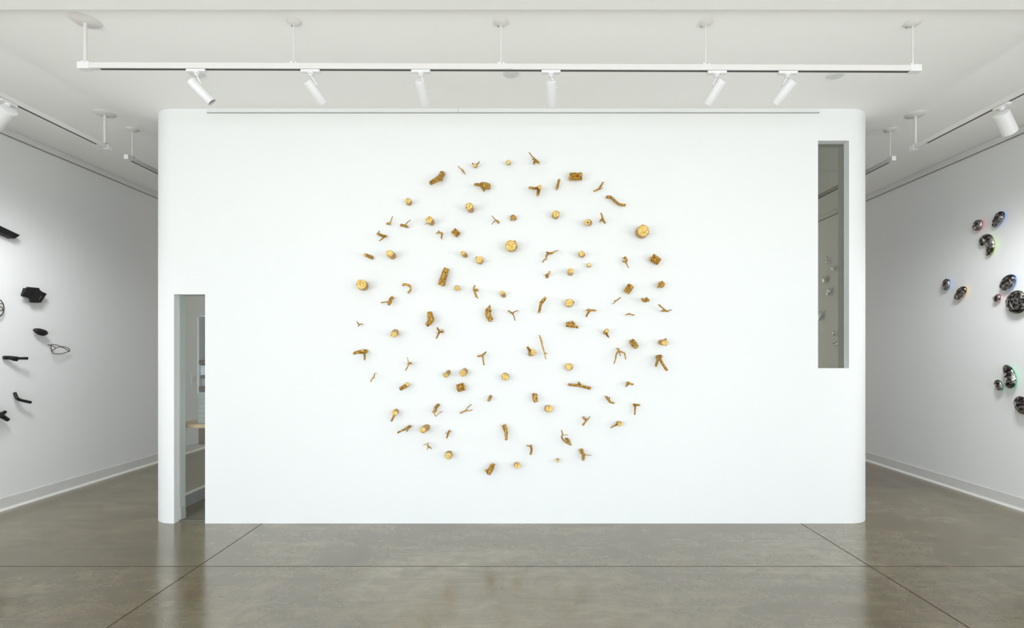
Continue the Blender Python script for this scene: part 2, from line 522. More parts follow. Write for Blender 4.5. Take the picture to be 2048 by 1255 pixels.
def rail(label, a, b, rods, slot0, slot1, caps):
    """a suspended track between points a and b (top centre line); rods are (fraction, canopy radius, rod radius)"""
    a = Vector(a); b = Vector(b); L = (b - a).length
    W, T = 0.036, 0.036
    root = empty('light_track', a, label, 'light track', 'white suspended light tracks')
    ex = (b - a).normalized(); ez = Vector((0, 0, 1)); ey = ez.cross(ex).normalized(); ez = ex.cross(ey)
    R = Matrix((ex, ey, ez)).transposed()
    def put(name, bm, mat, par=root, **kw):
        bmesh.ops.transform(bm, matrix=R.to_4x4(), verts=bm.verts)
        return obj(name, bm, mat, par, **kw)
    put('track_body', boxm((0, -W/2, -T), (L, W/2, 0), 0.0015), M_METAL)
    put('slot', boxm((slot0, -0.008, -T - 0.0012), (L - slot1, 0.008, -T + 0.002)), M_SLOT)
    for end, wide in caps:
        x0, x1 = (-0.004, wide) if end == 0 else (L - wide, L + 0.004)
        put('end_cap', boxm((x0, -W/2 - 0.003, -T - 0.004), (x1, W/2 + 0.003, 0.003), 0.002), M_HEAD)
    for f, rc, rr in rods:
        p = (b - a) * f
        top = H - (a.z + p.z)
        base = Vector((p.x, p.y, p.z))
        cp = obj('canopy', canopy_bm(rc), M_METAL, root, smooth=40, loc=base + Vector((0, 0, top)))
        sc = bmesh.new(); lathe(sc, (-rc * 0.45, rc * 0.55, -0.006), (0, 0, -1), [(0, 0.004), (0.012, 0.004), (0.013, 0)], 8)
        obj('screw', sc, M_SCREW, cp)
        rd = bmesh.new(); rod(rd, base, base + Vector((0, 0, top - 0.012)), rr, 14)
        obj('suspension_rod', rd, M_METAL, root, smooth=40)
        br = boxm((-0.022, -0.012, -0.002), (0.022, 0.012, 0.014), 0.002)
        box(br, (-0.034, -0.008, -0.002), (-0.026, 0.008, 0.007)); box(br, (0.026, -0.008, -0.002), (0.034, 0.008, 0.007))
        bmesh.ops.transform(br, matrix=R.to_4x4(), verts=br.verts)
        bk = obj('bracket', br, M_HEAD, root, loc=base)
        sb = bmesh.new(); lathe(sb, (0, 0, 0), -ey, [(0, 0.003), (0.0145, 0.003), (0.015, 0)], 8)
        bmesh.ops.translate(sb, verts=sb.verts, vec=(0.006, 0, 0.008))
        obj('set_screw', sb, M_SCREW, bk)
    return root

def ceil_at(px, py):
    Y = (H - EYE) * F / (CY - py)
    return (px - CX) / F * Y, Y
FA = Vector((-2.882, 3.431, 3.419)); FB = Vector((2.617, 3.452, 3.412))
fr = []
for px, rc, rr in ((173, 0.085, 0.0105), (588, 0.046, 0.0048), (1002, 0.046, 0.0048), (1412, 0.046, 0.0048), (1828, 0.050, 0.0055)):
    x = (px - CX) / F * 3.44
    fr.append(((x - FA.x) / (FB.x - FA.x), rc, rr))
front = rail('long white light track hung level in front of the gold artwork wall', FA, FB, fr, 0.135, 0.006, ((0, 0.075), (1, 0.07)))
jx = (1016 - CX) / F * 3.44 - FA.x
obj('joiner', boxm((jx - 0.035, -0.014, -0.0395), (jx + 0.03, 0.02, -0.036), 0.001), M_HEAD, front)
SXL, SXR, ZT = -3.79, 3.607, 3.42
rail('white light track ending left of the display wall, with a spotlight at the photo edge', (SXL, 1.3, ZT), (SXL, 4.835, ZT), [((1.5 - 1.3) / 3.535, 0.056, 0.0055), ((4.78 - 1.3) / 3.535, 0.085, 0.0105)], 0.01, 0.15, ((1, 0.05),))
rail('white light track starting behind the rounded left corner of the display wall', (SXL, 5.04, ZT), (SXL, 8.1, ZT), [(0.08 / 3.06, 0.056, 0.0055), (2.9 / 3.06, 0.056, 0.0055)], 0.01, 0.01, ((0, 0.055),))
rail('white light track ending right of the display wall, with a spotlight aimed right', (SXR, 1.3, ZT), (SXR, 4.85, ZT), [((1.5 - 1.3) / 3.55, 0.056, 0.0055), ((4.80 - 1.3) / 3.55, 0.085, 0.0105)], 0.01, 0.19, ((1, 0.05),))
rail('white light track starting behind the rounded right corner of the display wall', (SXR, 5.08, ZT), (SXR, 8.6, ZT), [(0.05 / 3.52, 0.056, 0.0055), (3.3 / 3.52, 0.056, 0.0055)], 0.01, 0.01, ((0, 0.055),))

def spot(label, at, top, bot, along, r=0.033):
    """track spotlight: at = point under the track, head from top to bot"""
    at = Vector(at)
    root = empty('track_spotlight', at, label, 'spotlight', 'white cylinder spotlights on the light tracks')
    top = Vector(top) - at; bot = Vector(bot) - at
    l = 0.062
    a = (boxm((-l, -0.016, -0.018), (l, 0.016, 0), 0.003) if along == 'x' else boxm((-0.016, -l, -0.018), (0.016, l, 0), 0.003))
    obj('adapter', a, M_HEAD, root)
    n = bmesh.new(); lathe(n, (0, 0, -0.018), (0, 0, -1), [(0, 0.02), (0.01, 0.02), (0.012, 0.013), (0.022, 0.013), (0.022, 0)], 20)
    obj('swivel', n, M_HEAD, root, smooth=40)
    ax = (bot - top).normalized(); Lh = (bot - top).length
    # side arm from swivel to the pivot on the head
    side = ax.cross(Vector((0, 1, 0)) if along == 'x' else Vector((1, 0, 0)))
    side = side.normalized() if side.length > 1e-3 else Vector((1, 0, 0))
    if side.dot(Vector((0, 0, 1))) < 0: side = -side
    piv = top + ax * (Lh * 0.30) + side * (r + 0.003)
    y = bmesh.new()
    d0 = Vector((0, 0, -0.034)); c = (piv - d0)
    w = ax.cross(side).normalized()
    p = [d0 - w * 0.011, d0 + w * 0.011, piv + w * 0.011, piv - w * 0.011]
    nrm = c.cross(w).normalized() * 0.006
    prism([q - nrm * 0.5 for q in p], nrm, y)
    obj('yoke', y, M_HEAD, root)
    h = bmesh.new()
    lathe(h, top, ax, [(0, r * 0.85), (0.004, r), (0.02, r), (0.0205, r * 0.985), (0.023, r * 0.985), (0.0235, r), (Lh - 0.002, r), (Lh, r * 0.97), (Lh, r * 0.86), (Lh - 0.012, r * 0.80)], 36)
    hd = obj('lamp_head', h, M_HEAD, root, smooth=35)
    e = bmesh.new(); lathe(e, top + ax * (Lh - 0.013), ax, [(0, r * 0.79), (0.002, r * 0.79), (0.003, r * 0.5), (0.003, 0)], 28)
    obj('lens', e, M_LENS, hd)
    pv = bmesh.new(); lathe(pv, piv - side * 0.004, side, [(0, 0.008), (0.008, 0.008), (0.009, 0.006), (0.009, 0)], 14)
    obj('pivot_knob', pv, M_METAL, root)

def wash(loc, aim, watts):  # added fill spot for a side wall; the track lamps are unlit
    d = bpy.data.lights.new('side_wall_fill', 'SPOT')
    d.energy = watts; d.color = (0.95, 0.975, 1.0); d.spot_size = math.radians(100); d.spot_blend = 1.0; d.shadow_soft_size = 0.28
    o = bpy.data.objects.new('side_wall_fill', d); COL.objects.link(o)
    o.location = loc
    o.rotation_euler = (Vector(aim) - Vector(loc)).to_track_quat('-Z', 'Y').to_euler()

def at(px, py, Y): return ((px - CX) / F * Y, Y, EYE - (py - CY) / F * Y)
YT = 3.44
names = ['spotlight leaning right with its lens showing, far left of the front track',
         'spotlight leaning right, second from the left end of the front track',
         'spotlight hanging almost upright, left of the middle of the front track',
         'spotlight hanging straight down, just right of the middle of the front track',
         'spotlight leaning left, fifth along the front track above the wall rail',
         'spotlight leaning left, nearest the right end of the front track']
dat = [(394.5, (382, 161), (424, 205), 0.05), (622, (614.5, 162), (647, 207), 0.09), (842, (839, 161), (851, 211), 0.12),
       (1102, (1102, 161), (1104, 212), 0.12), (1434, (1445, 160), (1414.5, 209), 0.09), (1576, (1586, 161), (1550, 208), 0.09)]
for nm, (ax_, t, b, dy) in zip(names, dat):
    X = (ax_ - CX) / F * YT
    f = (X - FA.x) / (FB.x - FA.x)
    p = FA.lerp(FB, f) + Vector((0, 0, -0.036))
    p.z -= 0.0016
    spot('white cylinder ' + nm, p, at(*t, p.y), at(*b, p.y + dy), 'x')
yl = 3.80 * F / (CX - 13)
spot('white spotlight cut by the left photo edge on the left track', (SXL, yl, ZT - 0.0376), (-3.776, yl + 0.0, 3.325), (-3.955, yl + 0.06, 3.222), 'y', 0.050)
yr = 3.607 * F / (2004 - CX)
spot('white spotlight on the right track aimed at the pebble wall', (SXR, yr, ZT - 0.0376), (3.59, yr - 0.01, 3.320), (3.706, yr + 0.04, 3.196), 'y', 0.050)

wash((-3.985, yl + 0.07, 3.20), (-5.0, 5.9, 0.3), 190)
wash((3.725, yr + 0.05, 3.175), (4.83, 5.9, 0.3), 190)

for px, py, lab in ((393, 146, 'flat round cover plate on the ceiling behind the leftmost spotlight'),
                    (1022, 146, 'flat round cover plate on the ceiling behind the middle of the track'),
                    (1672, 149, 'flat round cover plate on the ceiling behind the right part of the track')):
    x, y = ceil_at(px, py)
    bm = bmesh.new(); lathe(bm, (0, 0, 0), (0, 0, -1), [(0, 0.058), (0.004, 0.060), (0.012, 0.052), (0.015, 0.03), (0.015, 0)], 40)
    prop(obj('ceiling_cover', bm, M_DISC, None, (x, y, H), smooth=30), lab, 'ceiling cover', 'round cover plates on the ceiling')

# ------------------------------------------------------------------ gold pieces
# every piece: kind, label, limbs; a limb is ([(x along wall, distance off wall, height, radius)...], flags)
# flags: c sawn face at the far end, C at the near end, r deep ridges, s fixed by its end to the wall, h hollow
PIECES = [
    ('log', 'gold crooked log bent like a boot, at the upper left rim of the circle', [([(-0.7853,0.13,2.9947,0.0177),(-0.7541,0.0998,3.0261,0.0218),(-0.7223,0.0704,3.0556,0.0246),(-0.7028,0.0454,3.0905,0.0241),(-0.6964,0.03,3.1157,0.0248)],'c'),([(-0.7108,0.05,3.0622,0.0134),(-0.6982,0.04,3.0454,0.0127)],'')]),
    ('stub', 'small oval gold log stub on its own at the upper left rim', [([(-0.9983,0.0,2.8588,0.0243),(-0.9897,0.09,2.8536,0.0239)],'sc')]),
    ('twig', 'tiny gold stub with one straight twig, highest of the trio of twigs at upper left', [([(-1.1908,0.04,2.6634,0.0087),(-1.1727,0.04,2.6674,0.0094),(-1.1546,0.04,2.6647,0.0094)],''),([(-1.1593,0.04,2.6714,0.0047),(-1.1417,0.0651,2.694,0.004),(-1.1249,0.09,2.7164,0.004)],'')]),
    ('twig', 'small gold log with one thin twig rising right, left of the thorny stub', [([(-1.0586,0.07,2.6455,0.012),(-1.0329,0.0508,2.6461,0.0114),(-1.0067,0.03,2.6396,0.0107)],''),([(-1.0197,0.05,2.653,0.004),(-1.0013,0.0672,2.6702,0.004),(-0.9685,0.09,2.6845,0.004)],'')]),
    ('stub', 'gold log stub with bright face and a thin thorn poking out left, upper left', [([(-0.7996,0.0,2.6824,0.027),(-0.7964,0.13,2.6793,0.0289)],'sc'),([(-0.824,0.06,2.6653,0.0027),(-0.8484,0.08,2.6491,0.002)],''),([(-0.7773,0.06,2.6853,0.0033),(-0.762,0.06,2.6879,0.0027)],'')]),
    ('branch', 'gold forked branch shaped like a sideways Z, on the left rim below the tiny twigs', [([(-1.2494,0.11,2.5616,0.0125),(-1.2267,0.0761,2.5544,0.0126),(-1.1995,0.04,2.5542,0.0114)],'c'),([(-1.2503,0.08,2.5735,0.006),(-1.2402,0.1,2.5876,0.0053)],''),([(-1.2016,0.05,2.5561,0.0053),(-1.1769,0.05,2.5601,0.0027)],''),([(-1.1989,0.05,2.5494,0.0074),(-1.2198,0.0772,2.5229,0.006),(-1.2369,0.1,2.5009,0.0053)],'')]),
    ('twig', 'small gold hooked twig with forked tip, left of the ridged square log', [([(-0.7427,0.08,2.5709,0.0066),(-0.7192,0.0688,2.58,0.0073),(-0.6975,0.0584,2.5756,0.0093),(-0.7001,0.0498,2.5575,0.0074),(-0.7056,0.04,2.5368,0.006)],''),([(-0.725,0.07,2.5797,0.0053),(-0.7206,0.09,2.5932,0.0046)],'')]),
    ('log', 'small square gold log with deep slanting ridges, upper left inside the circle', [([(-0.5597,0.05,2.6008,0.0328),(-0.5931,0.05,2.564,0.0328)],'rcC')]),
    ('twig', 'thin gold twig, thicker at its lower right half, at the top left rim', [([(-0.5551,0.06,3.167,0.004),(-0.5312,0.0478,3.1465,0.004),(-0.5209,0.0434,3.1414,0.0067),(-0.5123,0.0372,3.1281,0.0074),(-0.4996,0.03,3.1144,0.0054)],'')]),
    ('branch', 'little gold stub with two horns like a bull head, at the top left rim', [([(-0.4069,0.0,3.1866,0.0162),(-0.4054,0.07,3.1715,0.016)],'c'),([(-0.4128,0.04,3.1888,0.0054),(-0.4287,0.07,3.1888,0.0053)],''),([(-0.3967,0.04,3.1861,0.006),(-0.376,0.064,3.1923,0.0053),(-0.366,0.08,3.1999,0.0047)],'')]),
    ('stub', 'tiny gold log stub alone at the very top of the circle', [([(-0.1108,0.0,3.2137,0.0169),(-0.1103,0.08,3.1972,0.0179)],'sc')]),
    ('branch', 'gold branch with slanted twig and two legs, topmost piece of the circle', [([(0.1095,0.06,3.2391,0.0093),(0.1304,0.0744,3.2106,0.012),(0.1578,0.09,3.1851,0.0113)],'c'),([(0.1121,0.06,3.2338,0.0067),(0.0868,0.0954,3.2527,0.0046),(0.0698,0.12,3.2659,0.004)],''),([(0.1244,0.05,3.2294,0.01),(0.1139,0.07,3.1848,0.0093)],''),([(0.1077,0.05,3.2294,0.0027),(0.0961,0.06,3.2251,0.002)],'')]),
    ('log', 'gold log with a thick head and short branch pointing left, near the top', [([(-0.3547,0.08,2.9959,0.0226),(-0.3289,0.07,2.9958,0.0266),(-0.3029,0.0597,2.9923,0.0294),(-0.2781,0.05,2.99,0.0254)],'c'),([(-0.4002,0.13,2.9829,0.0125),(-0.3725,0.1064,2.9896,0.0139),(-0.3415,0.08,2.9939,0.0159)],'c'),([(-0.3309,0.06,2.9889,0.0214),(-0.3287,0.054,2.964,0.0134),(-0.3276,0.05,2.9472,0.0067)],'')]),
    ('branch', 'gold right angle branch with an arm left and a leg down, near the top middle', [([(0.1562,0.0,2.9873,0.0162),(0.1619,0.16,2.9532,0.017)],'sc'),([(0.1568,0.08,2.9714,0.0133),(0.1231,0.0991,2.9589,0.0106),(0.0684,0.13,2.9553,0.0099)],'c'),([(0.1588,0.08,2.9647,0.0159),(0.1529,0.0969,2.9344,0.0146),(0.1449,0.12,2.8932,0.0132)],'c')]),
    ('stub', 'gold log stub with bright face tilted upward and a nub at its left, upper left', [([(-0.4474,0.0,2.7994,0.0284),(-0.4475,0.15,2.7901,0.0308)],'sc'),([(-0.4677,0.08,2.7933,0.012),(-0.4813,0.09,2.7939,0.008)],'')]),
    ('twig', 'thin gold twig forking into a sideways V, above the big round log face', [([(-0.256,0.1,2.7204,0.0033),(-0.2227,0.0625,2.6913,0.0053),(-0.2099,0.0512,2.6854,0.01),(-0.1983,0.04,2.6781,0.0101)],''),([(-0.2215,0.06,2.6906,0.004),(-0.242,0.0753,2.6696,0.0033),(-0.2585,0.09,2.6461,0.0027)],'')]),
    ('stub', 'dark gold stub with a notch at its lower left, above the big round log face', [([(-0.0601,0.0,2.7237,0.0216),(-0.0725,0.07,2.7148,0.0226)],'s'),([(-0.0797,0.04,2.7069,0.0094),(-0.0842,0.05,2.6944,0.0067)],'')]),
    ('branch', 'plain straight gold stick standing nearly upright at the top right', [([(0.3376,0.07,3.051,0.0113),(0.3292,0.0575,3.0196,0.0114),(0.317,0.04,2.9756,0.0121)],'c')]),
    ('log', 'rectangular gold log lying level with rough ridges, at the top right rim', [([(0.4268,0.056,3.0782,0.0334),(0.537,0.056,3.0782,0.0327)],'rC')]),
    ('twig', 'gold forked twig left of the long curved stick at the upper right rim', [([(0.7256,0.05,3.03,0.0067),(0.7019,0.0608,2.9886,0.0093),(0.6773,0.0694,2.9592,0.008),(0.6359,0.08,2.9401,0.006)],''),([(0.6907,0.06,2.9601,0.004),(0.7154,0.09,2.9662,0.0027)],'')]),
    ('branch', 'long gold stick curved like an S at the upper right rim', [([(0.7587,0.04,2.9032,0.0127),(0.7945,0.0459,2.8948,0.0134),(0.83,0.0537,2.8605,0.012),(0.8686,0.0614,2.8303,0.0113),(0.9203,0.07,2.8206,0.0113)],'cC')]),
    ('stub', 'gold log stub with a bright upright face, right of the top middle', [([(0.3062,0.0,2.7459,0.0311),(0.305,0.09,2.7388,0.0312)],'sc')]),
    ('stub', 'small gold stub with a dark hole in its bright face, upper right', [([(0.6091,0.0,2.6823,0.0257),(0.5802,0.1,2.6621,0.0258)],'sch'),([(0.6052,0.05,2.6876,0.0047),(0.6033,0.07,2.6974,0.0027)],'')]),
    ('twig', 'crooked gold twig with a knot, right of the stub with the dark hole', [([(0.6973,0.1,2.7448,0.006),(0.7115,0.0853,2.7221,0.0073),(0.7165,0.0741,2.703,0.01),(0.7286,0.0607,2.6817,0.0087),(0.7437,0.05,2.6676,0.008)],'C'),([(0.7187,0.06,2.6952,0.0107),(0.7036,0.05,2.6923,0.0094)],'')]),
    ('stub', 'large dark gold log end with a rounded rough face at the right rim', [([(1.0742,0.0,2.5951,0.0527),(1.0572,0.14,2.5816,0.0498)],'sc'),([(1.1034,0.07,2.5762,0.0226),(1.1156,0.08,2.5726,0.0133)],'')]),
    ('stub', 'short gold log tilted sideways, outermost piece at the left rim above the big disc', [([(-1.3224,0.025,2.3679,0.0168),(-1.3422,0.0678,2.3737,0.0153),(-1.3616,0.11,2.3781,0.0139)],'c')]),
    ('stub', 'gold log stub with a bright yellow face, right of the outermost short log at left', [([(-1.1436,0.0,2.3851,0.0291),(-1.1376,0.14,2.3831,0.0295)],'sc')]),
    ('stub', 'large round gold log disc with speckled face at the left rim', [([(-1.4038,0.0,2.1182,0.0419),(-1.3839,0.13,2.1162,0.0427)],'sc')]),
    ('twig', 'gold twig bent round like a hook, to the right of the large left disc', [([(-1.0341,0.09,2.1072,0.0106),(-1.0263,0.0863,2.123,0.0093),(-0.9934,0.0789,2.1192,0.01),(-0.9709,0.0724,2.1001,0.0093),(-0.9748,0.0663,2.0721,0.008),(-1.0002,0.06,2.0548,0.0067)],'')]),
    ('branch', 'gold stub with one thin twig pointing left, under the hook shaped twig', [([(-1.1321,0.05,2.0138,0.0147),(-1.1477,0.0598,1.9948,0.0147),(-1.1509,0.0684,1.972,0.016),(-1.1619,0.08,1.9444,0.0126)],'C'),([(-1.1576,0.06,1.9748,0.006),(-1.198,0.0846,1.9665,0.0053),(-1.223,0.1,1.9618,0.0053)],'')]),
    ('log', 'tall thick gold log with knots, left of the circle centre', [([(-0.6539,0.06,2.2663,0.024),(-0.6672,0.06,2.2297,0.0274),(-0.6806,0.06,2.1896,0.028),(-0.7039,0.06,2.1176,0.03)],'cC'),([(-0.6839,0.06,2.1362,0.0133),(-0.6759,0.06,2.1196,0.008)],'')]),
    ('log', 'knobbly bent gold log with a bump on its right, left of the circle centre', [([(-0.8023,0.07,1.8801,0.022),(-0.7983,0.0773,1.8477,0.0253),(-0.7897,0.085,1.814,0.0292),(-0.8049,0.0927,1.7838,0.0225),(-0.8288,0.1,1.7636,0.0172)],'C'),([(-0.7907,0.06,1.8255,0.028),(-0.7773,0.06,1.8208,0.02)],'')]),
    ('stub', 'gold log stub leaning up left, left neighbour of the stub with a side nub', [([(-0.4974,0.0,2.3905,0.0216),(-0.5045,0.12,2.3908,0.0198)],'sc')]),
    ('stub', 'gold log stub with speckled face and side nub, below the small ridged square log', [([(-0.3656,0.0,2.3412,0.0297),(-0.3625,0.1,2.3389,0.0304)],'sc'),([(-0.388,0.04,2.3633,0.008),(-0.3985,0.05,2.3649,0.006)],'')]),
    ('stub', 'largest bright round log face, with a thorn at top right, above the circle centre', [([(-0.0804,0.0,2.4703,0.0466),(-0.0882,0.12,2.4533,0.0468)],'sc'),([(-0.0662,0.05,2.4986,0.0107),(-0.0506,0.07,2.5065,0.0047)],'')]),
    ('branch', 'gold antler shaped branch with a long arm to the right, right of centre', [([(0.2206,0.08,2.4074,0.0053),(0.2499,0.0909,2.3947,0.0106),(0.2726,0.0991,2.3972,0.0086),(0.2984,0.1093,2.4085,0.0046),(0.3274,0.12,2.4144,0.0033)],''),([(0.243,0.07,2.3972,0.0113),(0.2254,0.0771,2.3793,0.0093),(0.2183,0.0863,2.3478,0.0066),(0.1981,0.094,2.3299,0.0053),(0.1885,0.1,2.311,0.0046)],''),([(0.2234,0.09,2.3392,0.0033),(0.2319,0.08,2.3369,0.002)],'')]),
    ('branch', 'tiny gold stub with pale round tip, below the antler shaped branch', [([(0.2312,0.0,2.2019,0.0155),(0.2326,0.04,2.2084,0.0134)],'s'),([(0.2331,0.03,2.2064,0.0081),(0.2406,0.078,2.2163,0.0086),(0.247,0.12,2.2247,0.0119)],'c'),([(0.223,0.03,2.2098,0.0067),(0.2129,0.06,2.2136,0.0033)],'')]),
    ('stub', 'tiny round gold stub right below the tall knotty log', [([(-0.5718,0.0,2.1053,0.021),(-0.5619,0.07,2.0897,0.022)],'sc')]),
    ('twig', 'slim gold twig curved like a bow with a side knob, left of centre', [([(-0.4026,0.08,2.1151,0.006),(-0.4141,0.0854,2.0833,0.008),(-0.3988,0.0932,2.036,0.0086),(-0.377,0.1,1.9989,0.0053)],''),([(-0.4101,0.04,2.0785,0.0107),(-0.3876,0.02,2.0794,0.0121)],'c'),([(-0.399,0.09,2.0197,0.0027),(-0.4017,0.09,2.0091,0.002)],'')]),
    ('stub', 'short upright gold log piece just above the circle centre', [([(-0.1554,0.0,2.0343,0.0203),(-0.164,0.1,2.0505,0.0185)],'sc')]),
    ('log', 'thick curved gold log with a pointed top, just left of the circle centre', [([(-0.2856,0.07,1.9119,0.0226),(-0.2918,0.0667,1.8755,0.0253),(-0.2794,0.0631,1.8358,0.024),(-0.2615,0.06,1.806,0.022)],'C'),([(-0.2824,0.09,1.9004,0.0172),(-0.2771,0.1002,1.9195,0.0132),(-0.2706,0.11,1.9372,0.0059)],''),([(-0.2717,0.08,1.8945,0.012),(-0.2665,0.09,1.8858,0.0093)],'')]),
    ('twig', 'thin gold twig with three arms like a letter Y, at the circle centre', [([(-0.1118,0.1,1.8917,0.006),(-0.0762,0.05,1.87,0.0074)],''),([(-0.0762,0.05,1.8687,0.006),(-0.0524,0.0843,1.8862,0.004),(-0.021,0.12,1.8902,0.0033)],''),([(-0.0749,0.05,1.8687,0.006),(-0.0612,0.0723,1.8419,0.0047),(-0.0529,0.1,1.8057,0.004)],'')]),
    ('branch', 'gold branch bent at a knot with a straight leg down left, right of centre', [([(0.2147,0.12,2.0048,0.0119),(0.1954,0.1091,1.9815,0.0152),(0.1793,0.1001,1.9625,0.0152),(0.1685,0.0869,1.9272,0.0113),(0.1592,0.07,1.8806,0.0107)],'c'),([(0.1797,0.09,1.9733,0.0066),(0.1581,0.1,1.9645,0.0026)],'')]),
    ('stub', 'gold log stub with speckled face and side thorn, above the tiny round stub at right', [([(0.5442,0.0,2.3966,0.025),(0.5284,0.09,2.3916,0.0252)],'sc'),([(0.5509,0.04,2.3853,0.0087),(0.5651,0.05,2.3849,0.004)],'')]),
    ('stub', 'tiny round gold stub at right, between two larger log stubs', [([(0.6077,0.0,2.3006,0.0169),(0.5993,0.07,2.2967,0.0166)],'sc')]),
    ('stub', 'gold log stub with a bright yellow oval face and dark underside, right of centre', [([(0.4407,0.0,2.233,0.0237),(0.4321,0.12,2.2366,0.0237)],'sc')]),
    ('twig', 'curled gold twig with a straight tail down, near the right rim beside the ridged block', [([(0.9109,0.06,2.3637,0.0127),(0.9269,0.0666,2.3445,0.0113),(0.9219,0.0721,2.3236,0.0093),(0.891,0.08,2.3276,0.008)],''),([(0.9196,0.07,2.324,0.0067),(0.9313,0.0812,2.2922,0.0053),(0.9408,0.09,2.2676,0.0046)],'')]),
    ('log', 'large tilted gold log with deep ridges, at the right rim under the dark log end', [([(1.1492,0.06,2.3677,0.0347),(1.2172,0.06,2.3223,0.0334)],'rcC')]),
    ('log', 'square gold log with rows of ridges, tilted, inside the right rim', [([(0.9717,0.05,2.118,0.0288),(0.9283,0.05,2.0551,0.0288)],'rcC')]),
    ('stub', 'flat round gold knob with a short twig to lower left, at the right rim', [([(1.2499,0.0,2.1275,0.027),(1.2366,0.07,2.1256,0.028)],'s'),([(1.2266,0.07,2.1209,0.0087),(1.1883,0.12,2.0903,0.0072)],'c')]),
    ('twig', 'thin straight gold twig with a split lower end, under the tilted square log', [([(0.8675,0.12,2.006,0.0046),(0.8356,0.0964,1.9819,0.006),(0.8255,0.0899,1.9772,0.006),(0.8179,0.08,1.9615,0.0053)],''),([(0.8268,0.09,1.9772,0.0046),(0.8148,0.09,1.9812,0.004)],'')]),
    ('branch', 'lumpy gold knob with a point to the left, right of the split twig', [([(1.0872,0.11,1.9872,0.0224),(1.0971,0.11,1.9859,0.0224)],''),([(1.0872,0.11,1.9819,0.0172),(1.0664,0.1145,1.9835,0.0145),(1.0467,0.12,1.9981,0.0059)],''),([(1.0806,0.11,1.9793,0.0172),(1.0684,0.12,1.9705,0.0079)],''),([(1.1095,0.1,1.9829,0.0132),(1.111,0.11,1.978,0.0106)],'')]),
    ('twig', 'slim gold twig shaped like a tick mark at the far right rim', [([(1.1936,0.14,1.9398,0.0072),(1.2217,0.1256,1.9199,0.0059),(1.275,0.0996,1.8863,0.0079),(1.2975,0.0901,1.895,0.0046),(1.3229,0.08,1.8997,0.0033)],''),([(1.271,0.09,1.8897,0.0073),(1.2506,0.05,1.8946,0.0087)],'')]),
    ('twig', 'small arched gold twig lying level, right of the three armed branch', [([(0.909,0.12,1.8486,0.004),(0.9243,0.1158,1.8588,0.0059),(0.9417,0.1117,1.863,0.0073),(0.9625,0.1067,1.8574,0.0059),(0.9917,0.1,1.8539,0.004)],'')]),
    ('branch', 'gold branch with an arm right and a leg down left, right of the circle centre', [([(0.5814,0.08,1.9004,0.0113),(0.6084,0.0871,1.8952,0.0106),(0.6327,0.0935,1.896,0.008),(0.6569,0.1,1.8909,0.0073)],'C'),([(0.6014,0.09,1.891,0.0099),(0.5785,0.1135,1.8616,0.0086),(0.5665,0.13,1.8387,0.0079)],'c')]),
    ('log', 'stubby gold log with a hump on top and branch to the right, right of centre', [([(0.3962,0.07,1.7729,0.02),(0.4242,0.07,1.7716,0.0246),(0.4495,0.07,1.7696,0.0266),(0.4708,0.07,1.7629,0.02)],'c'),([(0.4504,0.04,1.7831,0.0174),(0.4574,0.03,1.7937,0.0161)],''),([(0.4522,0.09,1.7574,0.0133),(0.4744,0.0998,1.7516,0.0112),(0.4977,0.11,1.7466,0.0112)],'c')]),
    ('stub', 'wide dark gold log slice with a point at its right, beside the right angle twig', [([(0.4293,0.0,1.9619,0.0324),(0.4214,0.1,1.9617,0.0331)],'sc'),([(0.4465,0.08,1.9648,0.0199),(0.4648,0.09,1.9653,0.006)],'')]),
    ('twig', 'tiniest gold twig with a bent tip, leftmost piece of the middle rows', [([(-1.4378,0.09,1.7972,0.004),(-1.4271,0.0625,1.7713,0.006),(-1.4383,0.05,1.7585,0.0047)],''),([(-1.4296,0.05,1.7719,0.0053),(-1.414,0.02,1.7774,0.0054)],'')]),
    ('stub', 'round rough gold stub above the bent arm at left', [([(-1.1199,0.0,1.7074,0.0277),(-1.1082,0.11,1.6839,0.0271)],'sc')]),
    ('twig', 'gold twig cross with tiny thorns, to the right under the knobbly bent log', [([(-0.7277,0.12,1.7396,0.0079),(-0.7157,0.07,1.7084,0.0093)],'c'),([(-0.7142,0.08,1.708,0.0086),(-0.734,0.13,1.6498,0.0066)],'c'),([(-0.7157,0.07,1.7084,0.0093),(-0.6979,0.02,1.7101,0.0121)],''),([(-0.7026,0.06,1.712,0.002),(-0.698,0.09,1.7368,0.002)],''),([(-0.6974,0.05,1.7144,0.002),(-0.6776,0.08,1.7293,0.002)],''),([(-0.7155,0.08,1.704,0.002),(-0.7412,0.11,1.6944,0.002)],'')]),
    ('branch', 'gold bent log arm with a leg hanging down, at the left rim', [([(-1.3693,0.03,1.5371,0.0181),(-1.3973,0.0617,1.5339,0.0187),(-1.4267,0.0959,1.5287,0.0152),(-1.4542,0.13,1.5177,0.0105)],'cC'),([(-1.3832,0.06,1.5252,0.012),(-1.3716,0.0809,1.4988,0.0086),(-1.3623,0.11,1.4615,0.0073)],'c'),([(-1.3965,0.06,1.5339,0.0093),(-1.3901,0.09,1.5419,0.0099)],'c')]),
    ('twig', 'slender upright gold twig with a round knob, lower left', [([(-0.9892,0.12,1.4867,0.0026),(-0.9854,0.1162,1.4629,0.0033),(-0.9786,0.1111,1.4311,0.0053),(-0.9859,0.1077,1.4099,0.0059),(-1.01,0.1,1.366,0.0046)],''),([(-0.9831,0.09,1.4306,0.0093),(-0.9846,0.02,1.4314,0.0135)],''),([(-0.9823,0.1,1.4262,0.0026),(-0.9966,0.11,1.4258,0.002)],'')]),
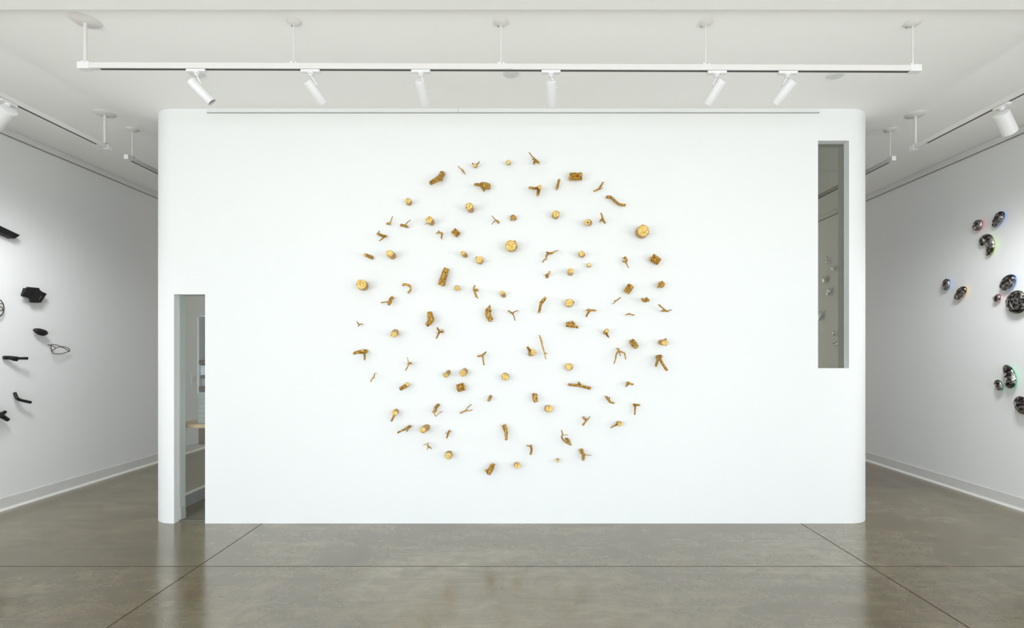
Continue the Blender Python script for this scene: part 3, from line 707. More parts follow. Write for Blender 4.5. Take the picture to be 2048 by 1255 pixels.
    ('twig', 'small kinked gold twig at the lower left rim', [([(-1.2883,0.07,1.3402,0.004),(-1.2907,0.0804,1.3127,0.0066),(-1.3042,0.0891,1.2953,0.0053),(-1.3143,0.1,1.2694,0.0053)],''),([(-1.2895,0.08,1.3107,0.0027),(-1.2802,0.08,1.2988,0.002)],'')]),
    ('log', 'short gold log lying aslant with two round ends, lower left rim', [([(-1.001,0.05,1.2423,0.0201),(-1.025,0.0865,1.2248,0.0179),(-1.0471,0.12,1.2101,0.0171)],'C'),([(-1.0097,0.05,1.241,0.0174),(-0.9998,0.08,1.2463,0.0186)],'c'),([(-1.0122,0.06,1.2516,0.0033),(-1.0087,0.07,1.2636,0.0027)],'')]),
    ('stub', 'lumpy pale gold log with two ends, left of the round stub at lower left', [([(-0.6468,0.0,1.3525,0.0189),(-0.6534,0.11,1.3255,0.0198)],'sc'),([(-0.6677,0.08,1.3293,0.0106),(-0.6823,0.08,1.3346,0.0066)],'')]),
    ('stub', 'round pale gold log stub directly above the square striped log', [([(-0.5015,0.0,1.3593,0.027),(-0.5067,0.1,1.3448,0.0284)],'sc')]),
    ('log', 'square gold log with level stripes, at the lower left under a round stub', [([(-0.562,0.058,1.2095,0.0334),(-0.4993,0.058,1.2268,0.0347)],'rcC')]),
    ('twig', 'gold twig with three arms shaped like a letter T, below the thick curved log', [([(-0.3381,0.08,1.5021,0.0093),(-0.3797,0.1,1.4917,0.0073)],''),([(-0.3381,0.08,1.5021,0.0093),(-0.3036,0.1,1.532,0.006)],''),([(-0.3381,0.08,1.5007,0.008),(-0.3304,0.0945,1.4592,0.0066),(-0.3221,0.11,1.4153,0.0059)],'c')]),
    ('stub', 'round rough gold log slice below the circle centre', [([(-0.1399,0.0,1.3154,0.0304),(-0.1385,0.09,1.3119,0.0305)],'sc')]),
    ('branch', 'gold stub with bright face and stem to upper left, beside the longest thin twig', [([(0.0847,0.025,1.5149,0.0242),(0.108,0.12,1.5275,0.0237)],'scC'),([(0.0831,0.04,1.5338,0.0174),(0.0707,0.0603,1.5552,0.0113),(0.0558,0.08,1.5738,0.01)],'c')]),
    ('twig', 'longest thin gold twig, standing upright below the circle centre', [([(0.1618,0.07,1.6777,0.0047),(0.1782,0.0773,1.627,0.008),(0.1898,0.0846,1.5751,0.0066),(0.2061,0.0922,1.5221,0.0053),(0.2177,0.1,1.4666,0.004)],''),([(0.2029,0.09,1.5221,0.006),(0.2294,0.09,1.5154,0.0046)],'')]),
    ('branch', 'small gold stub with bright round face and a bent leg, inside the right rim', [([(0.7438,0.02,1.702,0.0162),(0.7506,0.11,1.7175,0.0178)],'sc'),([(0.7504,0.05,1.699,0.0134),(0.7581,0.0721,1.6763,0.0087),(0.7671,0.09,1.6599,0.0073)],'c')]),
    ('log', 'oval rough gold log leaning left, at the lower right above the wishbone', [([(0.9819,0.04,1.6256,0.0255),(0.9922,0.067,1.6018,0.028),(1.0069,0.1,1.575,0.0225)],'cC')]),
    ('stub', 'gold log stub with a jagged crown pointing right, at the far right rim', [([(1.241,0.0233,1.6171,0.0229),(1.2536,0.11,1.6106,0.0277)],'scC'),([(1.2505,0.08,1.6336,0.008),(1.2647,0.12,1.646,0.0046)],'')]),
    ('twig', 'gold wishbone shaped twig with two long thin legs, lower right', [([(0.8525,0.08,1.5618,0.0093),(0.8591,0.0875,1.5386,0.01),(0.879,0.0945,1.53,0.0066),(0.9037,0.1034,1.5181,0.0066),(0.911,0.12,1.4655,0.0046)],''),([(0.8585,0.08,1.5419,0.0093),(0.8337,0.0957,1.5088,0.0066),(0.8226,0.113,1.4661,0.0059),(0.8051,0.13,1.4263,0.0039)],''),([(0.8613,0.09,1.5353,0.0046),(0.8668,0.11,1.497,0.004)],'')]),
    ('branch', 'gold branch with two thick legs spread downward, at the right rim', [([(1.2266,0.07,1.4966,0.0133),(1.2214,0.0821,1.4675,0.012),(1.2405,0.1046,1.4196,0.0112),(1.2678,0.13,1.3698,0.0118)],'c'),([(1.2173,0.08,1.494,0.0159),(1.1936,0.107,1.4626,0.0119),(1.1654,0.15,1.4098,0.0111)],'c'),([(1.2239,0.08,1.5007,0.0093),(1.2352,0.1,1.4877,0.004)],''),([(1.2129,0.02,1.4812,0.0175),(1.2111,0.04,1.4882,0.0174)],'')]),
    ('stub', 'small round gold log slice, right of the long thin twig', [([(0.4299,0.0,1.3971,0.0311),(0.4195,0.07,1.402,0.0306)],'sc')]),
    ('branch', 'long straight gold branch lying level with a short spur on top, lower right', [([(0.4213,0.05,1.2429,0.0114),(0.4723,0.0552,1.2372,0.0114),(0.5185,0.0599,1.2335,0.012),(0.6146,0.07,1.2089,0.0133)],'cC'),([(0.5219,0.06,1.2429,0.01),(0.5019,0.09,1.2667,0.0093)],'c')]),
    ('twig', 'pale tiny gold twig curled to both sides, at the lower right rim', [([(0.9443,0.06,1.2582,0.0133),(0.9305,0.0852,1.2432,0.0106),(0.9143,0.11,1.2303,0.0059)],''),([(0.9423,0.06,1.2602,0.012),(0.9636,0.0699,1.2502,0.008),(0.9867,0.08,1.2449,0.0073)],'')]),
    ('branch', 'spoon shaped gold stub with an oval face and a handle below, lower left rim', [([(-1.1144,0.0,1.0005,0.0237),(-1.1063,0.09,0.9991,0.0232)],'sc'),([(-1.1111,0.07,0.9807,0.0133),(-1.1181,0.1014,0.9549,0.0093),(-1.1242,0.13,0.9316,0.0085)],'c')]),
    ('branch', 'gold stick with a knob and a thin tail curving right, lower left', [([(-0.7325,0.03,1.0631,0.0141),(-0.7509,0.0618,1.0384,0.0147),(-0.7509,0.09,1.0097,0.0113)],'C'),([(-0.7509,0.09,1.013,0.0119),(-0.7635,0.11,1.0094,0.0132)],'c'),([(-0.7579,0.1,1.001,0.0053),(-0.745,0.1062,0.9707,0.004),(-0.7162,0.1131,0.9966,0.0033),(-0.6815,0.12,1.0132,0.0033)],'')]),
    ('twig', 'thin gold twig forking to the right like a letter Y on its side, lower left', [([(-0.5358,0.07,0.9927,0.0067),(-0.4856,0.0793,1.0151,0.0066),(-0.4552,0.0844,1.017,0.004),(-0.4234,0.09,1.025,0.0027)],''),([(-0.4899,0.07,1.0154,0.0047),(-0.4632,0.0905,1.0482,0.004),(-0.4322,0.11,1.0735,0.004)],'')]),
    ('branch', 'gold stick pointing to lower left with a thick upper end, at the lower left rim', [([(-0.9837,0.03,0.8717,0.0134),(-1.0079,0.0609,0.8595,0.0107),(-1.0388,0.101,0.8443,0.0079),(-1.0693,0.14,0.832,0.0079)],'c'),([(-0.9955,0.05,0.8512,0.006),(-1.0072,0.07,0.8323,0.0053)],'')]),
    ('stub', 'gold log stub with a pale bright face turned to lower left', [([(-0.84,0.0,0.8586,0.0291),(-0.8496,0.14,0.8543,0.0282)],'sc')]),
    ('twig', 'small gold twig with one short thorn, above the lowest left stub', [([(-0.6345,0.03,0.8294,0.0107),(-0.6435,0.0523,0.8101,0.0094),(-0.6508,0.09,0.775,0.006)],'c'),([(-0.6458,0.05,0.8098,0.004),(-0.6622,0.08,0.8179,0.0033)],'')]),
    ('twig', 'pale gold twig with thin arms like a tiny insect, lower left', [([(-0.8557,0.09,0.7167,0.0027),(-0.8264,0.0867,0.7241,0.004),(-0.8136,0.0843,0.7071,0.0073),(-0.7831,0.08,0.681,0.004)],''),([(-0.8181,0.07,0.7044,0.006),(-0.8172,0.09,0.6743,0.0033)],''),([(-0.8239,0.06,0.7159,0.0053),(-0.823,0.05,0.7242,0.004)],'')]),
    ('stub', 'round pale gold stub with rough face, lowest at the lower left', [([(-0.6426,0.0,0.622,0.0291),(-0.6342,0.1,0.6219,0.0284)],'sc')]),
    ('stub', 'small upright gold log piece left of the thick wavy log at the bottom', [([(-0.2686,0.03,1.1383,0.0134),(-0.2745,0.0548,1.1258,0.0134),(-0.2817,0.09,1.1078,0.0139)],'cC')]),
    ('log', 'thick wavy gold log standing upright below the centre', [([(0.1228,0.06,1.161,0.022),(0.1213,0.0658,1.1402,0.0227),(0.1245,0.0723,1.1174,0.022),(0.1316,0.08,1.0909,0.0179)],'C')]),
    ('stub', 'round gold stub with a bright scored face, right of the thick wavy log', [([(0.238,0.0,1.0275,0.0304),(0.2453,0.09,1.0323,0.0312)],'sc')]),
    ('branch', 'gold club shaped branch, thick on top and narrow below, bottom middle', [([(-0.1511,0.05,0.8833,0.0194),(-0.14,0.0614,0.8563,0.0193),(-0.1303,0.0756,0.8218,0.0146),(-0.1293,0.088,0.7906,0.0119),(-0.1283,0.1,0.7609,0.0119)],'cC')]),
    ('branch', 'upright gold stick with a short arm to the left, right of the club shape', [([(0.0883,0.05,0.7028,0.01),(0.0925,0.0773,0.6725,0.01),(0.0845,0.11,0.6372,0.0092)],'c'),([(0.0868,0.06,0.6979,0.0073),(0.0679,0.0756,0.7055,0.0053),(0.0504,0.09,0.7114,0.0046)],'')]),
    ('log', 'gold log with two side nubs leaning right, lowest piece of the circle', [([(-0.2508,0.06,0.5378,0.02),(-0.2613,0.0747,0.5091,0.0239),(-0.2864,0.1,0.4632,0.0192)],'C'),([(-0.2837,0.09,0.494,0.0133),(-0.3075,0.11,0.4946,0.0119)],'c'),([(-0.2416,0.07,0.538,0.0093),(-0.2298,0.08,0.5435,0.0066)],'')]),
    ('stub', 'round gold stub with a pale face at the very bottom, right of the lowest log', [([(-0.0398,0.0,0.5247,0.025),(-0.0331,0.09,0.5344,0.0245)],'sc')]),
    ('stub', 'tiny gold stub with pale tip, lowest at the bottom right', [([(0.3292,0.0,0.5747,0.0115),(0.3209,0.09,0.5748,0.0126)],'sc')]),
    ('twig', 'gold twig curved like a scythe at the lower right rim', [([(0.7539,0.04,1.1352,0.0094),(0.7705,0.0647,1.1108,0.012),(0.7838,0.0846,1.0914,0.0093),(0.8125,0.11,1.0847,0.0066)],'c'),([(0.7733,0.06,1.1137,0.0067),(0.7749,0.09,1.1331,0.004)],'')]),
    ('branch', 'gold branch shaped like a hammer with its handle down, lower right rim', [([(1.0012,0.04,1.0642,0.0127),(1.0205,0.0647,1.0641,0.0093),(1.0401,0.09,1.0668,0.0093)],'c'),([(1.0077,0.05,1.0572,0.01),(1.0008,0.0758,1.0187,0.0073),(0.9942,0.1,0.9831,0.0066)],'')]),
    ('twig', 'gold twig crossing a short stub like a letter Y, at the lower right', [([(0.6066,0.08,0.9647,0.0033),(0.5694,0.1009,0.929,0.0073),(0.5381,0.12,0.8947,0.0092)],'c'),([(0.5687,0.08,0.9362,0.0093),(0.5546,0.02,0.949,0.0108)],'')]),
    ('branch', 'gold knob with pale face and a thin handle to lower left, lower right rim', [([(0.8634,0.0206,0.898,0.0202),(0.8678,0.09,0.901,0.0206)],'sc'),([(0.8512,0.05,0.892,0.0094),(0.8189,0.0737,0.8821,0.006),(0.7845,0.1,0.8694,0.0053)],'')]),
    ('branch', 'gold twig like a little seahorse with a thin side thorn, bottom right', [([(0.351,0.12,0.8539,0.004),(0.3621,0.1128,0.8119,0.0066),(0.3539,0.1087,0.7888,0.0073),(0.3762,0.1024,0.7573,0.0073),(0.4045,0.0966,0.7365,0.0079),(0.4402,0.09,0.7181,0.008)],'c'),([(0.3631,0.1,0.8059,0.0033),(0.4077,0.12,0.8085,0.0026)],''),([(0.3991,0.02,0.7613,0.0108),(0.4129,0.0386,0.753,0.0134),(0.4281,0.07,0.7318,0.0093)],'')]),
    ('branch', 'gold log with a round top and a thin thorn pointing right, bottom right', [([(0.5301,0.04,0.6661,0.0181),(0.5366,0.0534,0.6486,0.0174),(0.5477,0.0719,0.6256,0.0146),(0.5431,0.1,0.5863,0.0132)],'cC'),([(0.5546,0.07,0.6319,0.0067),(0.5784,0.0819,0.6276,0.0033),(0.6158,0.1,0.6286,0.0026)],'')]),
]

KIND = {'log': ('gold_log', 'gold log'), 'stub': ('gold_log_stub', 'gold log'), 'twig': ('gold_twig', 'gold twig'), 'branch': ('gold_branch', 'gold branch')}
WY = -0.0003
for idx, (kind, label, limbs) in enumerate(PIECES):
    rnd = random.Random(idx + 11)
    main = limbs[0][0]
    ox = sum(p[0] for p in main) / len(main); oz = sum(p[2] for p in main) / len(main)
    loc = Vector((ox, YB, oz))
    root = None
    closest = 9; near = None
    for li, (pts, fl) in enumerate(limbs):
        local = [(x - ox, -d, z - oz, r) for x, d, z, r in pts]
        rmax = max(p[3] for p in pts)
        if li == 0 or True:
            for x, d, z, r in pts:
                if d - r < closest: closest = d - r; near = (x - ox, -d, z - oz, r)
        sides = 72 if 'r' in fl else (26 if rmax > 0.016 else (16 if rmax > 0.008 else 10))
        step = 0.006 if 'r' in fl else max(0.006, rmax * 0.35)
        bm, ends = tube(local, sides, step, seed=idx * 1.7 + li * 0.37, amp=0.075 if rmax > 0.012 else 0.10,
                        freq=2.4, ridges=0.22 if 'r' in fl else 0.0, wall_y=WY)
        mat = M_GOLD if rmax > 0.012 else M_GOLDT
        if li == 0:
            nm, cat = KIND[kind]
            root = obj(nm, bm, mat, None, loc, smooth=50)
            prop(root, label, cat, 'gold cast logs and twigs in a circle on the wall')
            par = root
        else:
            par = obj('branch_stub' if rmax > 0.0105 else 'side_twig', bm, mat, root, smooth=50)
        host = par
        if 'c' in fl: 
            cf = obj('sawn_face', sawn(ends[1]), M_GOLDC, host, smooth=40)
            if 'h' in fl:
                hb = bmesh.new(); c = sum(ends[1][0], Vector()) / len(ends[1][0])
                lathe(hb, c + ends[1][1] * 0.0005 + Vector((0.005, 0, -0.002)), ends[1][1], [(0, 0.0085), (0.0022, 0.008), (0.0024, 0)], 12)
                obj('hollow', hb, M_HOLE, host)
        if 'C' in fl: obj('sawn_face', sawn(ends[0]), M_GOLDC, host, smooth=40)
    if closest > 0.003:
        pb = bmesh.new(); x, y, z, r = near
        rod(pb, (x, y + r * 0.5, z), (x, 0, z), min(0.005, r * 0.6), 8)
        obj('mounting_pin', pb, M_GOLDT, root)

# ------------------------------------------------------------------ black pieces on the left wall
def onl(px, py, d):            # a point standing d off the left wall
    Y = F * (XL + d) / (px - CX)
    return Vector((XL + d, Y, EYE - (py - CY) / F * Y))
def onr(px, py, d):            # a point standing d off the right wall
    Y = F * (XR - d) / (px - CX)
    return Vector((XR - d, Y, EYE - (py - CY) / F * Y))
def crop(ox, oy, s, pts): return [(ox + p[0] / s, oy + p[1] / s) + tuple(q / s for q in p[2:]) for p in pts]
BG = 'black shapes on the left wall'

def on_wall(name, label, cat, group, origin, bm, mat, smooth=None):
    bmesh.ops.translate(bm, verts=bm.verts, vec=-origin)
    return prop(obj(name, bm, mat, None, origin, smooth=smooth), label, cat, group)
def child(name, parent, bm, mat, smooth=None):
    bmesh.ops.translate(bm, verts=bm.verts, vec=-parent.location)
    return obj(name, bm, mat, parent, smooth=smooth)
def ltube(pts, d, **kw):
    q = []
    for i, p in enumerate(pts):
        dd = d[i] if isinstance(d, (list, tuple)) else d
        v = onl(p[0], p[1], dd); q.append((v.x, v.y, v.z, p[2] * v.y / F))
    return tube(q, **kw)

o0 = onl(20, 463, 0)
o = on_wall('black_bar', 'black square bar slanting down, topmost on the left wall', 'wall sculpture', BG, o0,
        prism([onl(x, y, 0.07) for x, y in ((-70, 418), (-70, 433), (30, 477), (41, 470))], (-0.068, 0, 0), bevel=0.003), M_BLACK)
o0 = onl(70, 589, 0)
c2 = lambda pts: crop(0, 430, 5.975, pts)
pl = lambda pts, d0, d1, bm=None: prism([onl(x, y, d1) for x, y in c2(pts)], (-(d1 - d0), 0, 0), bm)
D0, D1 = 0.046, 0.058
bm = pl([(330,857),(440,867),(400,918),(376,946),(340,985),(262,965)], D0, D1)
pl([(330,870),(400,880),(362,925),(300,955)], 0.0, D0, bm)                       # block that carries the boards
pl([(439,866),(449,867),(411,918),(399,917)], D0 - 0.004, D1 - 0.002, bm)
o = on_wall('black_slatted_block', 'black cluster of stacked boards with narrow see-through slits, on the left wall', 'wall sculpture', BG, o0, bm, M_BLACK)
b2 = pl([(448,868),(470,870),(475,890),(505,915),(530,926),(500,958),(460,1008),(432,1045),(385,1045),(352,1030),(370,1015),(346,988),(388,948),(412,918)], D0, D1)
pl([(338,984),(347,989),(386,950),(374,944)], D0 - 0.004, D1 - 0.002, b2)
b3 = pl([(540,931),(560,940),(490,1045),(446,1045),(476,1014),(516,964)], D0, D1)
pl([(430,1046),(448,1046),(478,1014),(460,1004)], D0 - 0.004, D1 - 0.002, b3)
pl([(498,960),(518,966),(542,930),(528,924)], D0 - 0.004, D1 - 0.002, b3)
child('board', o, b2, M_BLACK); child('board', o, b3, M_BLACK)

def wire_loop(bm, pts, r, d, closed=False):
    q = []
    for i, p in enumerate(pts + ([pts[0]] if closed else [])):
        dd = d[i % len(d)] if isinstance(d, (list, tuple)) else d
        v = onl(p[0], p[1], dd); q.append((v.x, v.y, v.z, r))
    return tube(q, sides=8, step=0.01, amp=0.0, bm=bm)[0]
o0 = onl(-12, 615, 0)
ring = [(-12 + 20 * math.cos(a), 616 + 21 * math.sin(a)) for a in [2 * PI * k / 20 for k in range(20)]]
bm = wire_loop(bmesh.new(), ring, 0.0042, 0.03, True)
o = on_wall('wire_ring', 'round dark wire ring with curls inside, cut by the left photo edge', 'wire sculpture', BG, o0, bm, M_WIRE, 60)
for pts in ([(-30, 612), (-15, 603), (-4, 605.5), (7, 607.6)], [(-20, 625), (-8, 613), (1, 613), (5.4, 618), (4, 621.5), (-1, 619), (-8, 622)], [(-16, 634), (-6, 629), (2, 630)]):
    child('wire_curl', o, wire_loop(bmesh.new(), pts, 0.0036, 0.03), M_WIRE, 60)
b = bmesh.new(); v = onl(-12, 595.2, 0.03); rod(b, v, v - Vector((0.03, 0, 0)), 0.004, 8); child('mounting_pin', o, b, M_WIRE)

c3 = lambda pts: crop(0, 630, 5.456, pts)
o0 = onl(80, 663, 0)
bm, _ = ltube(c3([(372,160,14),(392,165,26),(430,178,34),(470,190,36),(498,190,24),(508,188,10)]), [0.03,0.045,0.05,0.05,0.045,0.04], sides=24, amp=0.05, freq=0.8)
o = on_wall('black_pebble', 'smooth black pebble shape above the wire fish shape, on the left wall', 'wall sculpture', BG, o0, bm, M_BLACK, 50)
b = bmesh.new(); v = onl(79, 663, 0.04); rod(b, v, v - Vector((0.04, 0, 0)), 0.008, 8); child('mounting_pin', o, b, M_BLACK)

c6 = lambda pts: crop(40, 560, 7.845, pts)
o0 = onl(118, 698, 0)
bm = wire_loop(bmesh.new(), c6([(458,1022),(520,1008),(580,1018),(640,1040),(720,1080),(775,1113)]), 0.0036, [0.03,0.05,0.06,0.06,0.05,0.03])
o = on_wall('wire_outline', 'open dark wire form like a fish outline, below the black pebble', 'wire sculpture', BG, o0, bm, M_WIRE, 60)
for pts, d in (([(482,1015),(488,1065),(498,1118)], [0.03,0.035,0.04]), ([(482,1015),(525,1038),(568,1060)], [0.03,0.045,0.06]), ([(568,1060),(530,1088),(498,1118)], [0.06,0.05,0.04]),
               ([(498,1118),(525,1148),(590,1158),(680,1145),(775,1113)], [0.04,0.05,0.05,0.04,0.03]),
               ([(568,1060),(640,1043),(710,1048),(765,1072),(780,1100),(775,1113)], [0.06,0.06,0.06,0.05,0.04,0.03])):
    child('wire', o, wire_loop(bmesh.new(), c6(pts), 0.0036, d), M_WIRE, 60)
b = bmesh.new(); v = onl(101.4, 689.4, 0.032); rod(b, v, v - Vector((0.032, 0, 0)), 0.004, 8); child('mounting_pin', o, b, M_WIRE)

o0 = onl(28, 716, 0)
bm, e = ltube(c3([(40,462,20),(90,462,21),(140,466,21),(185,470,20)]), [0.02,0.03,0.05,0.06], sides=20, amp=0.03)
o = on_wall('black_branch', 'black log with a thinner straight stick reaching right, on the left wall', 'wall sculpture', BG, o0, bm, M_BLACK, 50)
b, e = ltube(c3([(170,470,14),(230,470,14),(298,470,15)]), [0.06,0.075,0.085], sides=16, amp=0.03); child('stick', o, b, M_GLOSSY_BLACK, 50)
b, e = ltube(c3([(120,470,18),(160,482,18),(192,490,14)]), [0.04,0.05,0.06], sides=16, amp=0.03); child('branch_stub', o, b, M_BLACK, 50)

o0 = onl(44, 796, 0)
bm, e = ltube(c3([(160,843,15),(175,880,15),(188,906,16),(225,925,15),(280,938,15),(335,950,15)]), [0.02,0.035,0.045,0.05,0.06,0.065], sides=16, amp=0.05)
o = on_wall('bent_black_branch', 'bent black branch shaped like a boomerang, lower on the left wall', 'wall sculpture', BG, o0, bm, M_BLACK, 50)
b = bmesh.new(); v = onl(44, 798.5, 0.05); rod(b, v, v - Vector((0.05, 0, 0)), 0.006, 8); child('mounting_pin', o, b, M_BLACK)

o0 = onl(0, 831, 0)
bm, e = ltube(c3([(-90,1010,24),(-30,1065,24),(30,1105,23),(88,1142,20)]), [0.04]*4, sides=6, amp=0.0)
o = on_wall('black_cross', 'black block cut into a cross shape, lowest at the left photo edge', 'wall sculpture', BG, o0, bm, M_BLACK)
b, e = ltube(c3([(-80,1165,24),(-20,1110,24),(20,1080,22),(60,1050,17)]), [0.06]*4, sides=6, amp=0.0); child('bar', o, b, M_BLACK)

# ------------------------------------------------------------------ dimpled pebbles on the right wall
PAINT = {k: plain(k + '_back_paint', c, 0.6, var=0.02) for k, c in
         {'red': (0.95, 0.03, 0.05), 'blue': (0.05, 0.25, 0.95), 'lime': (0.55, 0.90, 0.03), 'orange': (1.0, 0.50, 0.03), 'green': (0.0, 0.75, 0.33), 'grey': (0.3, 0.3, 0.3)}.items()}
M_PEBBLE_LIT = pebble_mat('dimpled_backlit_mirror', (0.55, 0.54, 0.52), (0.88, 0.88, 0.87))  # brighter copy of the pebble metal, back light put into its colour
def pebble(label, pts, R0, R1, paint, flat=0.55, off=0.035, power=2.4, dome=0.017):
    """flattened stone swept along a spine of photo points; R0, R1 half widths (m) at the two ends"""
    sp = [(*onr(x, y, 0.05),) for x, y in pts]
    pl_ = [(v[1], v[2], 0, 0) for v in sp]
    C = spline(pl_, 0.004)
    n = 34
    L = [0]
    for a, b in zip(C, C[1:]): L.append(L[-1] + (b - a).length)
    S = []
    for k in range(n + 1):
        t = 0.5 - 0.5 * math.cos(PI * k / n)
        s = t * L[-1]
        j = max(i for i in range(len(L)) if L[i] <= s + 1e-9); j = min(j, len(C) - 2)
        f = (s - L[j]) / max(1e-9, L[j+1] - L[j])
        S.append((C[j].lerp(C[j+1], f), (C[j+1] - C[j]).normalized(), t))
    Rm = max(R0, R1)
    seed = Vector((pts[0][0], pts[0][1], 0)) * 0.37
    m = 30
    def build(scale_r, scale_n, bump):
        bm = bmesh.new(); rings = []
        for c, t, u in S:
            pr = max(0.0, 1 - abs(2 * u - 1) ** power) ** 0.5
            r = (R0 + (R1 - R0) * u) * pr * scale_r
            if u < 1e-4 or u > 1 - 1e-4:
                rings.append([bm.verts.new((0, c[0], c[1]))]); continue
            ring = []
            for k in range(m):
                a = 2 * PI * k / m
                ny = math.cos(a) * r; nx = math.sin(a) * r * flat * scale_n
                y = c[0] - t[1] * ny; z = c[1] + t[0] * ny
                p = Vector((-nx, y, z))
                if bump and nx > 0:
                    d, _ = noise.voronoi(Vector((nx, y, z)) / bump + seed)
                    h = max(0.0, 1 - d[0] * d[0] * 1.6)
                    p.x -= bump * 0.50 * (h - 0.5) * min(1.0, nx / (Rm * flat * 0.4))
                ring.append(bm.verts.new(p))
            rings.append(ring)
        for a, b in zip(rings, rings[1:]):
            for k in range(m):
                l = (k + 1) % m
                q = [a[k % len(a)], a[l % len(a)], b[l % len(b)], b[k % len(b)]]
                q = [v for i, v in enumerate(q) if v not in q[:i]]
                if len(q) > 2: bm.faces.new(q)
        return bm
    mid = S[n // 2][0]
    loc = Vector((XR, mid[0], mid[1]))
    depth = Rm * flat
    bm = build(1, 1, dome)
    for v in bm.verts:
        if v.co.x > 0: v.co.x *= 0.25
    bmesh.ops.translate(bm, verts=bm.verts, vec=(XR - off - depth * 0.25, 0, 0) - Vector((loc.x, loc.y, loc.z)) if False else Vector((-off - depth * 0.25, -loc.y, -loc.z)))
    o = prop(obj('dimpled_pebble', bm, M_PEBBLE_LIT if paint == 'grey' else M_PEBBLE, None, loc, smooth=70), label, 'pebble sculpture', 'dimpled mirror pebbles on the right wall')
    bk = build(0.88, 0.12, 0)
    bmesh.ops.translate(bk, verts=bk.verts, vec=(-off + 0.002, -loc.y, -loc.z))
    obj('painted_back', bk, PAINT[paint], o, smooth=60)['label'] = paint + ' painted back'
    b = bmesh.new(); rod(b, (-off, 0, 0), (0, 0, 0), min(0.012, Rm * 0.4), 10)
    obj('standoff', b, M_METAL, o)
A6 = lambda *p: crop(1850, 400, 5.227, p)
A7 = lambda *p: crop(1900, 620, 5.229, p)
A5 = lambda *p: crop(1600, 260, 2.51, p)
k = 0.0058 / 5.227
pebble('oval dark pebble with a red glow beside it, upper right wall', A6((522,322),(568,206)), 46*k, 50*k, 'red')
pebble('leaf shaped dark pebble with a blue glow, topmost on the right wall', A6((704,284),(745,220),(805,120)), 34*k, 52*k, 'blue')
pebble('kidney shaped dark pebble with a lime glow, under the two top pebbles', A6((584,478),(600,418),(645,402),(672,440),(675,510),(640,578)), 46*k, 42*k, 'lime')
pebble('oval dark pebble with a faint blue glow, farthest left of the dark pebbles', A6((202,942),(228,822)), 44*k, 46*k, 'blue')
pebble('oval dark pebble with an orange glow, beside the farthest left pebble', A6((312,1036),(418,910)), 46*k, 50*k, 'orange')
pebble('long pebble half bright half dark with a blue glow, above the tiny red pebble', A6((790,930),(928,790)), 56*k, 56*k, 'blue')
pebble('tiny pebble with a red glow, between larger pebbles on the right wall', A6((712,1054),(772,988)), 28*k, 30*k, 'red')
pebble('big round checkered pebble with a lime glow, near the right photo edge', A6((858,1120),(1062,1010)), 100*k, 104*k, 'lime', flat=0.4, power=2.1, dome=0.020)
pebble('tall bean shaped pebble with a green glow, lower right wall', A7((562,576),(600,630),(628,710),(612,816)), 46*k, 58*k, 'green')
pebble('small bean shaped pebble left of the tall green lit one', A7((462,742),(500,775),(520,842)), 34*k, 38*k, 'green')
pebble('round checkered pebble cut by the right photo edge, lowest on the wall', A7((690,1030),(815,960)), 84*k, 84*k, 'red', flat=0.4, power=2.1, dome=0.020)
k = 0.0078 / 2.51
for pts, R, lab in ((((131,672),(129,634)), 9, 'small backlit pebble seen through the slot window, topmost there'),
                    (((152,684),(168,700)), 10, 'backlit pebble seen through the slot window, right of the topmost one'),
                    (((108,738),(126,762)), 15, 'round backlit pebble seen through the slot window, third from top'),
                    (((134,832),(142,792)), 13, 'largest backlit pebble seen through the slot window, at its middle'),
                    (((94,956),(100,906)), 13, 'backlit pebble half hidden by the left edge of the slot window'),
                    (((164,1030),(170,1008)), 10, 'backlit pebble above the lowest pair in the slot window'),
                    (((163,1072),(167,1052)), 8, 'left pebble of the lowest backlit pair in the slot window'),
                    (((182,1080),(194,1056)), 11, 'right pebble of the lowest backlit pair in the slot window')):
    pebble(lab, A5(*pts), R*k, R*k*0.9, 'grey', dome=0.02)

# ------------------------------------------------------------------ work counter behind the glazed slot
CT = 0.849
ct = prop(obj('work_counter', boxm((BL + 0.064, 4.945, CT - 0.037), (-1.6, YB + TH + 0.62, CT), 0.003), M_WOOD), 'pale wooden counter with a bright front edge behind the glazed slot', 'counter')
obj('drawer', boxm((-3.07, 5.0, CT - 0.20), (-2.3, YB + TH + 0.55, CT - 0.037)), M_BROWN, ct)
for x, y in ((-1.66, YB + TH + 0.04), (-1.66, YB + TH + 0.56), (-2.30, YB + TH + 0.56)):
    obj('leg', boxm((x, y, 0), (x + 0.045, y + 0.045, CT - 0.037)), M_WOOD, ct)
SX = -3.085; SY = 5.01
sx1 = -2.45
def zz(py): return EYE - (py - CY) / F * SY
cab = empty('shelf_cabinet', (SX, SY, CT), 'grey cabinet of shallow drawers and brown shelves standing on the wooden counter', 'cabinet')
def cpart(name, a, b, mat, par=cab, bev=0.0):
    bm = boxm(a, b, bev); bmesh.ops.translate(bm, verts=bm.verts, vec=(-SX, -SY, -CT))
    return obj(name, bm, mat, par)
body = cpart('body', (SX, SY, CT), (sx1, SY + 0.34, zz(786)), M_GREY)
z0, z1 = CT + 0.01, zz(788)
for kk in range(6):
    h = (z1 - z0) / 6
    cpart('drawer_front', (SX + 0.004, SY - 0.006, z0 + kk * h + 0.002), (sx1 - 0.004, SY, z0 + (kk + 1) * h - 0.002), M_GREY, cab, 0.001)
cpart('side_panel', (SX - 0.004, SY, zz(786)), (SX + 0.012, SY + 0.34, zz(634)), M_CLOTH)
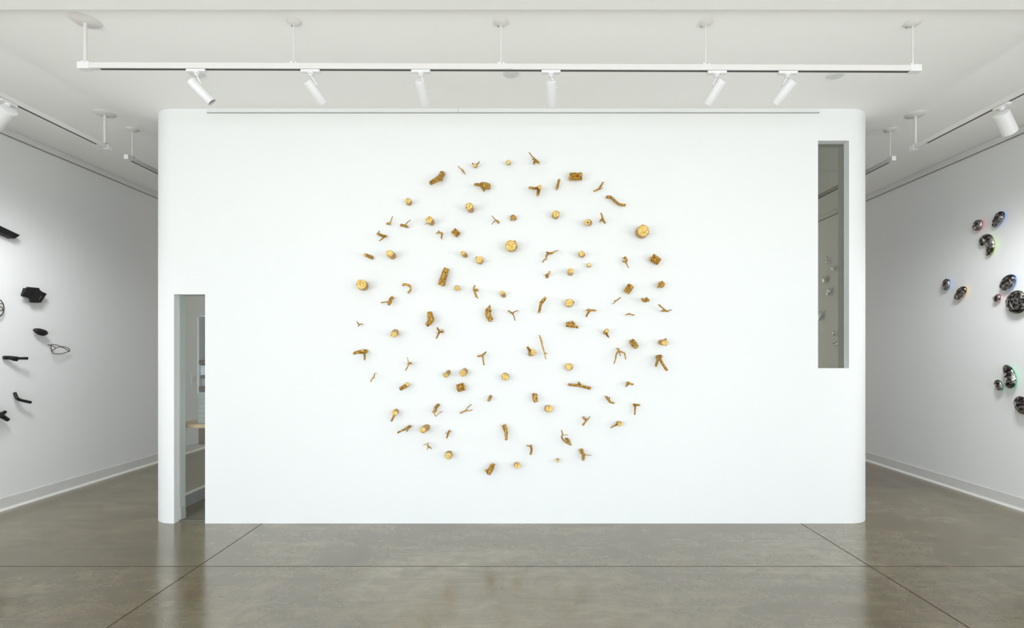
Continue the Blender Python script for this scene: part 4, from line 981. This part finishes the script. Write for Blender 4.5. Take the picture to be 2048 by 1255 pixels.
for a, b in ((779, 772), (727, 720)):
    cpart('shelf', (SX + 0.012, SY - 0.004, zz(a)), (sx1, SY + 0.31, zz(b)), M_BROWN)
o = cpart('divider', (SX, SY + 0.05, zz(772)), (sx1, SY + 0.30, zz(757)), M_GREY)
cpart('paper_tray', (SX, SY + 0.02, zz(757)), (sx1, SY + 0.30, zz(750)), M_DARKGREY)
bm = boxm((-0.20, -0.10, 0), (0.25, 0.14, zz(728) - zz(745)), 0.004)
wb = prop(obj('paper_box', bm, M_PAPER, None, (SX + 0.205, SY + 0.13, zz(750))), 'white box on the upper tray of the grey cabinet', 'box')
obj('lid', boxm((-0.203, -0.103, -0.012), (0.253, 0.143, 0.0)), M_TRIM, wb, (0, 0, zz(728) - zz(745) + 0.012))
bm = boxm((-0.005, -0.05, 0), (0.26, 0.20, 0.006)); 
prop(obj('paper_sheets', bm, M_PAPER, None, (SX + 0.01, SY + 0.06, zz(786))), 'loose white papers lying on the drawer cabinet', 'paper')
# lamp with a pale shade above
lz = zz(632.5)
lp = empty('shelf_lamp', (SX + 0.062, SY + 0.115, zz(720)), 'pale cone shaded lamp standing on the top brown shelf', 'lamp')
bm = bmesh.new(); lathe(bm, (0, 0, 0), (0, 0, 1), [(0, 0.05), (0.012, 0.05), (0.016, 0.01), (lz - zz(720) + 0.005, 0.01), (lz - zz(720) + 0.005, 0)], 20); obj('stem', bm, M_GREY, lp, smooth=40)
bm = bmesh.new(); lathe(bm, (0, 0, lz - zz(720)), (0, 0, 1), [(0, 0.105), (0.012, 0.105), (0.05, 0.03), (0.05, 0)], 28); obj('lamp_shade', bm, M_PAPER, lp, smooth=40)
# switch plate on the left wall, seen through two panes
v = onl(389, 757, 0.006)
sw = prop(obj('wall_plate', boxm((-0.006, -0.075, -0.10), (0.004, 0.075, 0.10), 0.002), M_TRIM, None, v), 'pale switch plate on the left wall seen through the glazed slot', 'switch plate')
obj('switch', boxm((0.004, -0.03, -0.045), (0.008, 0.03, 0.045)), M_DISC, sw)
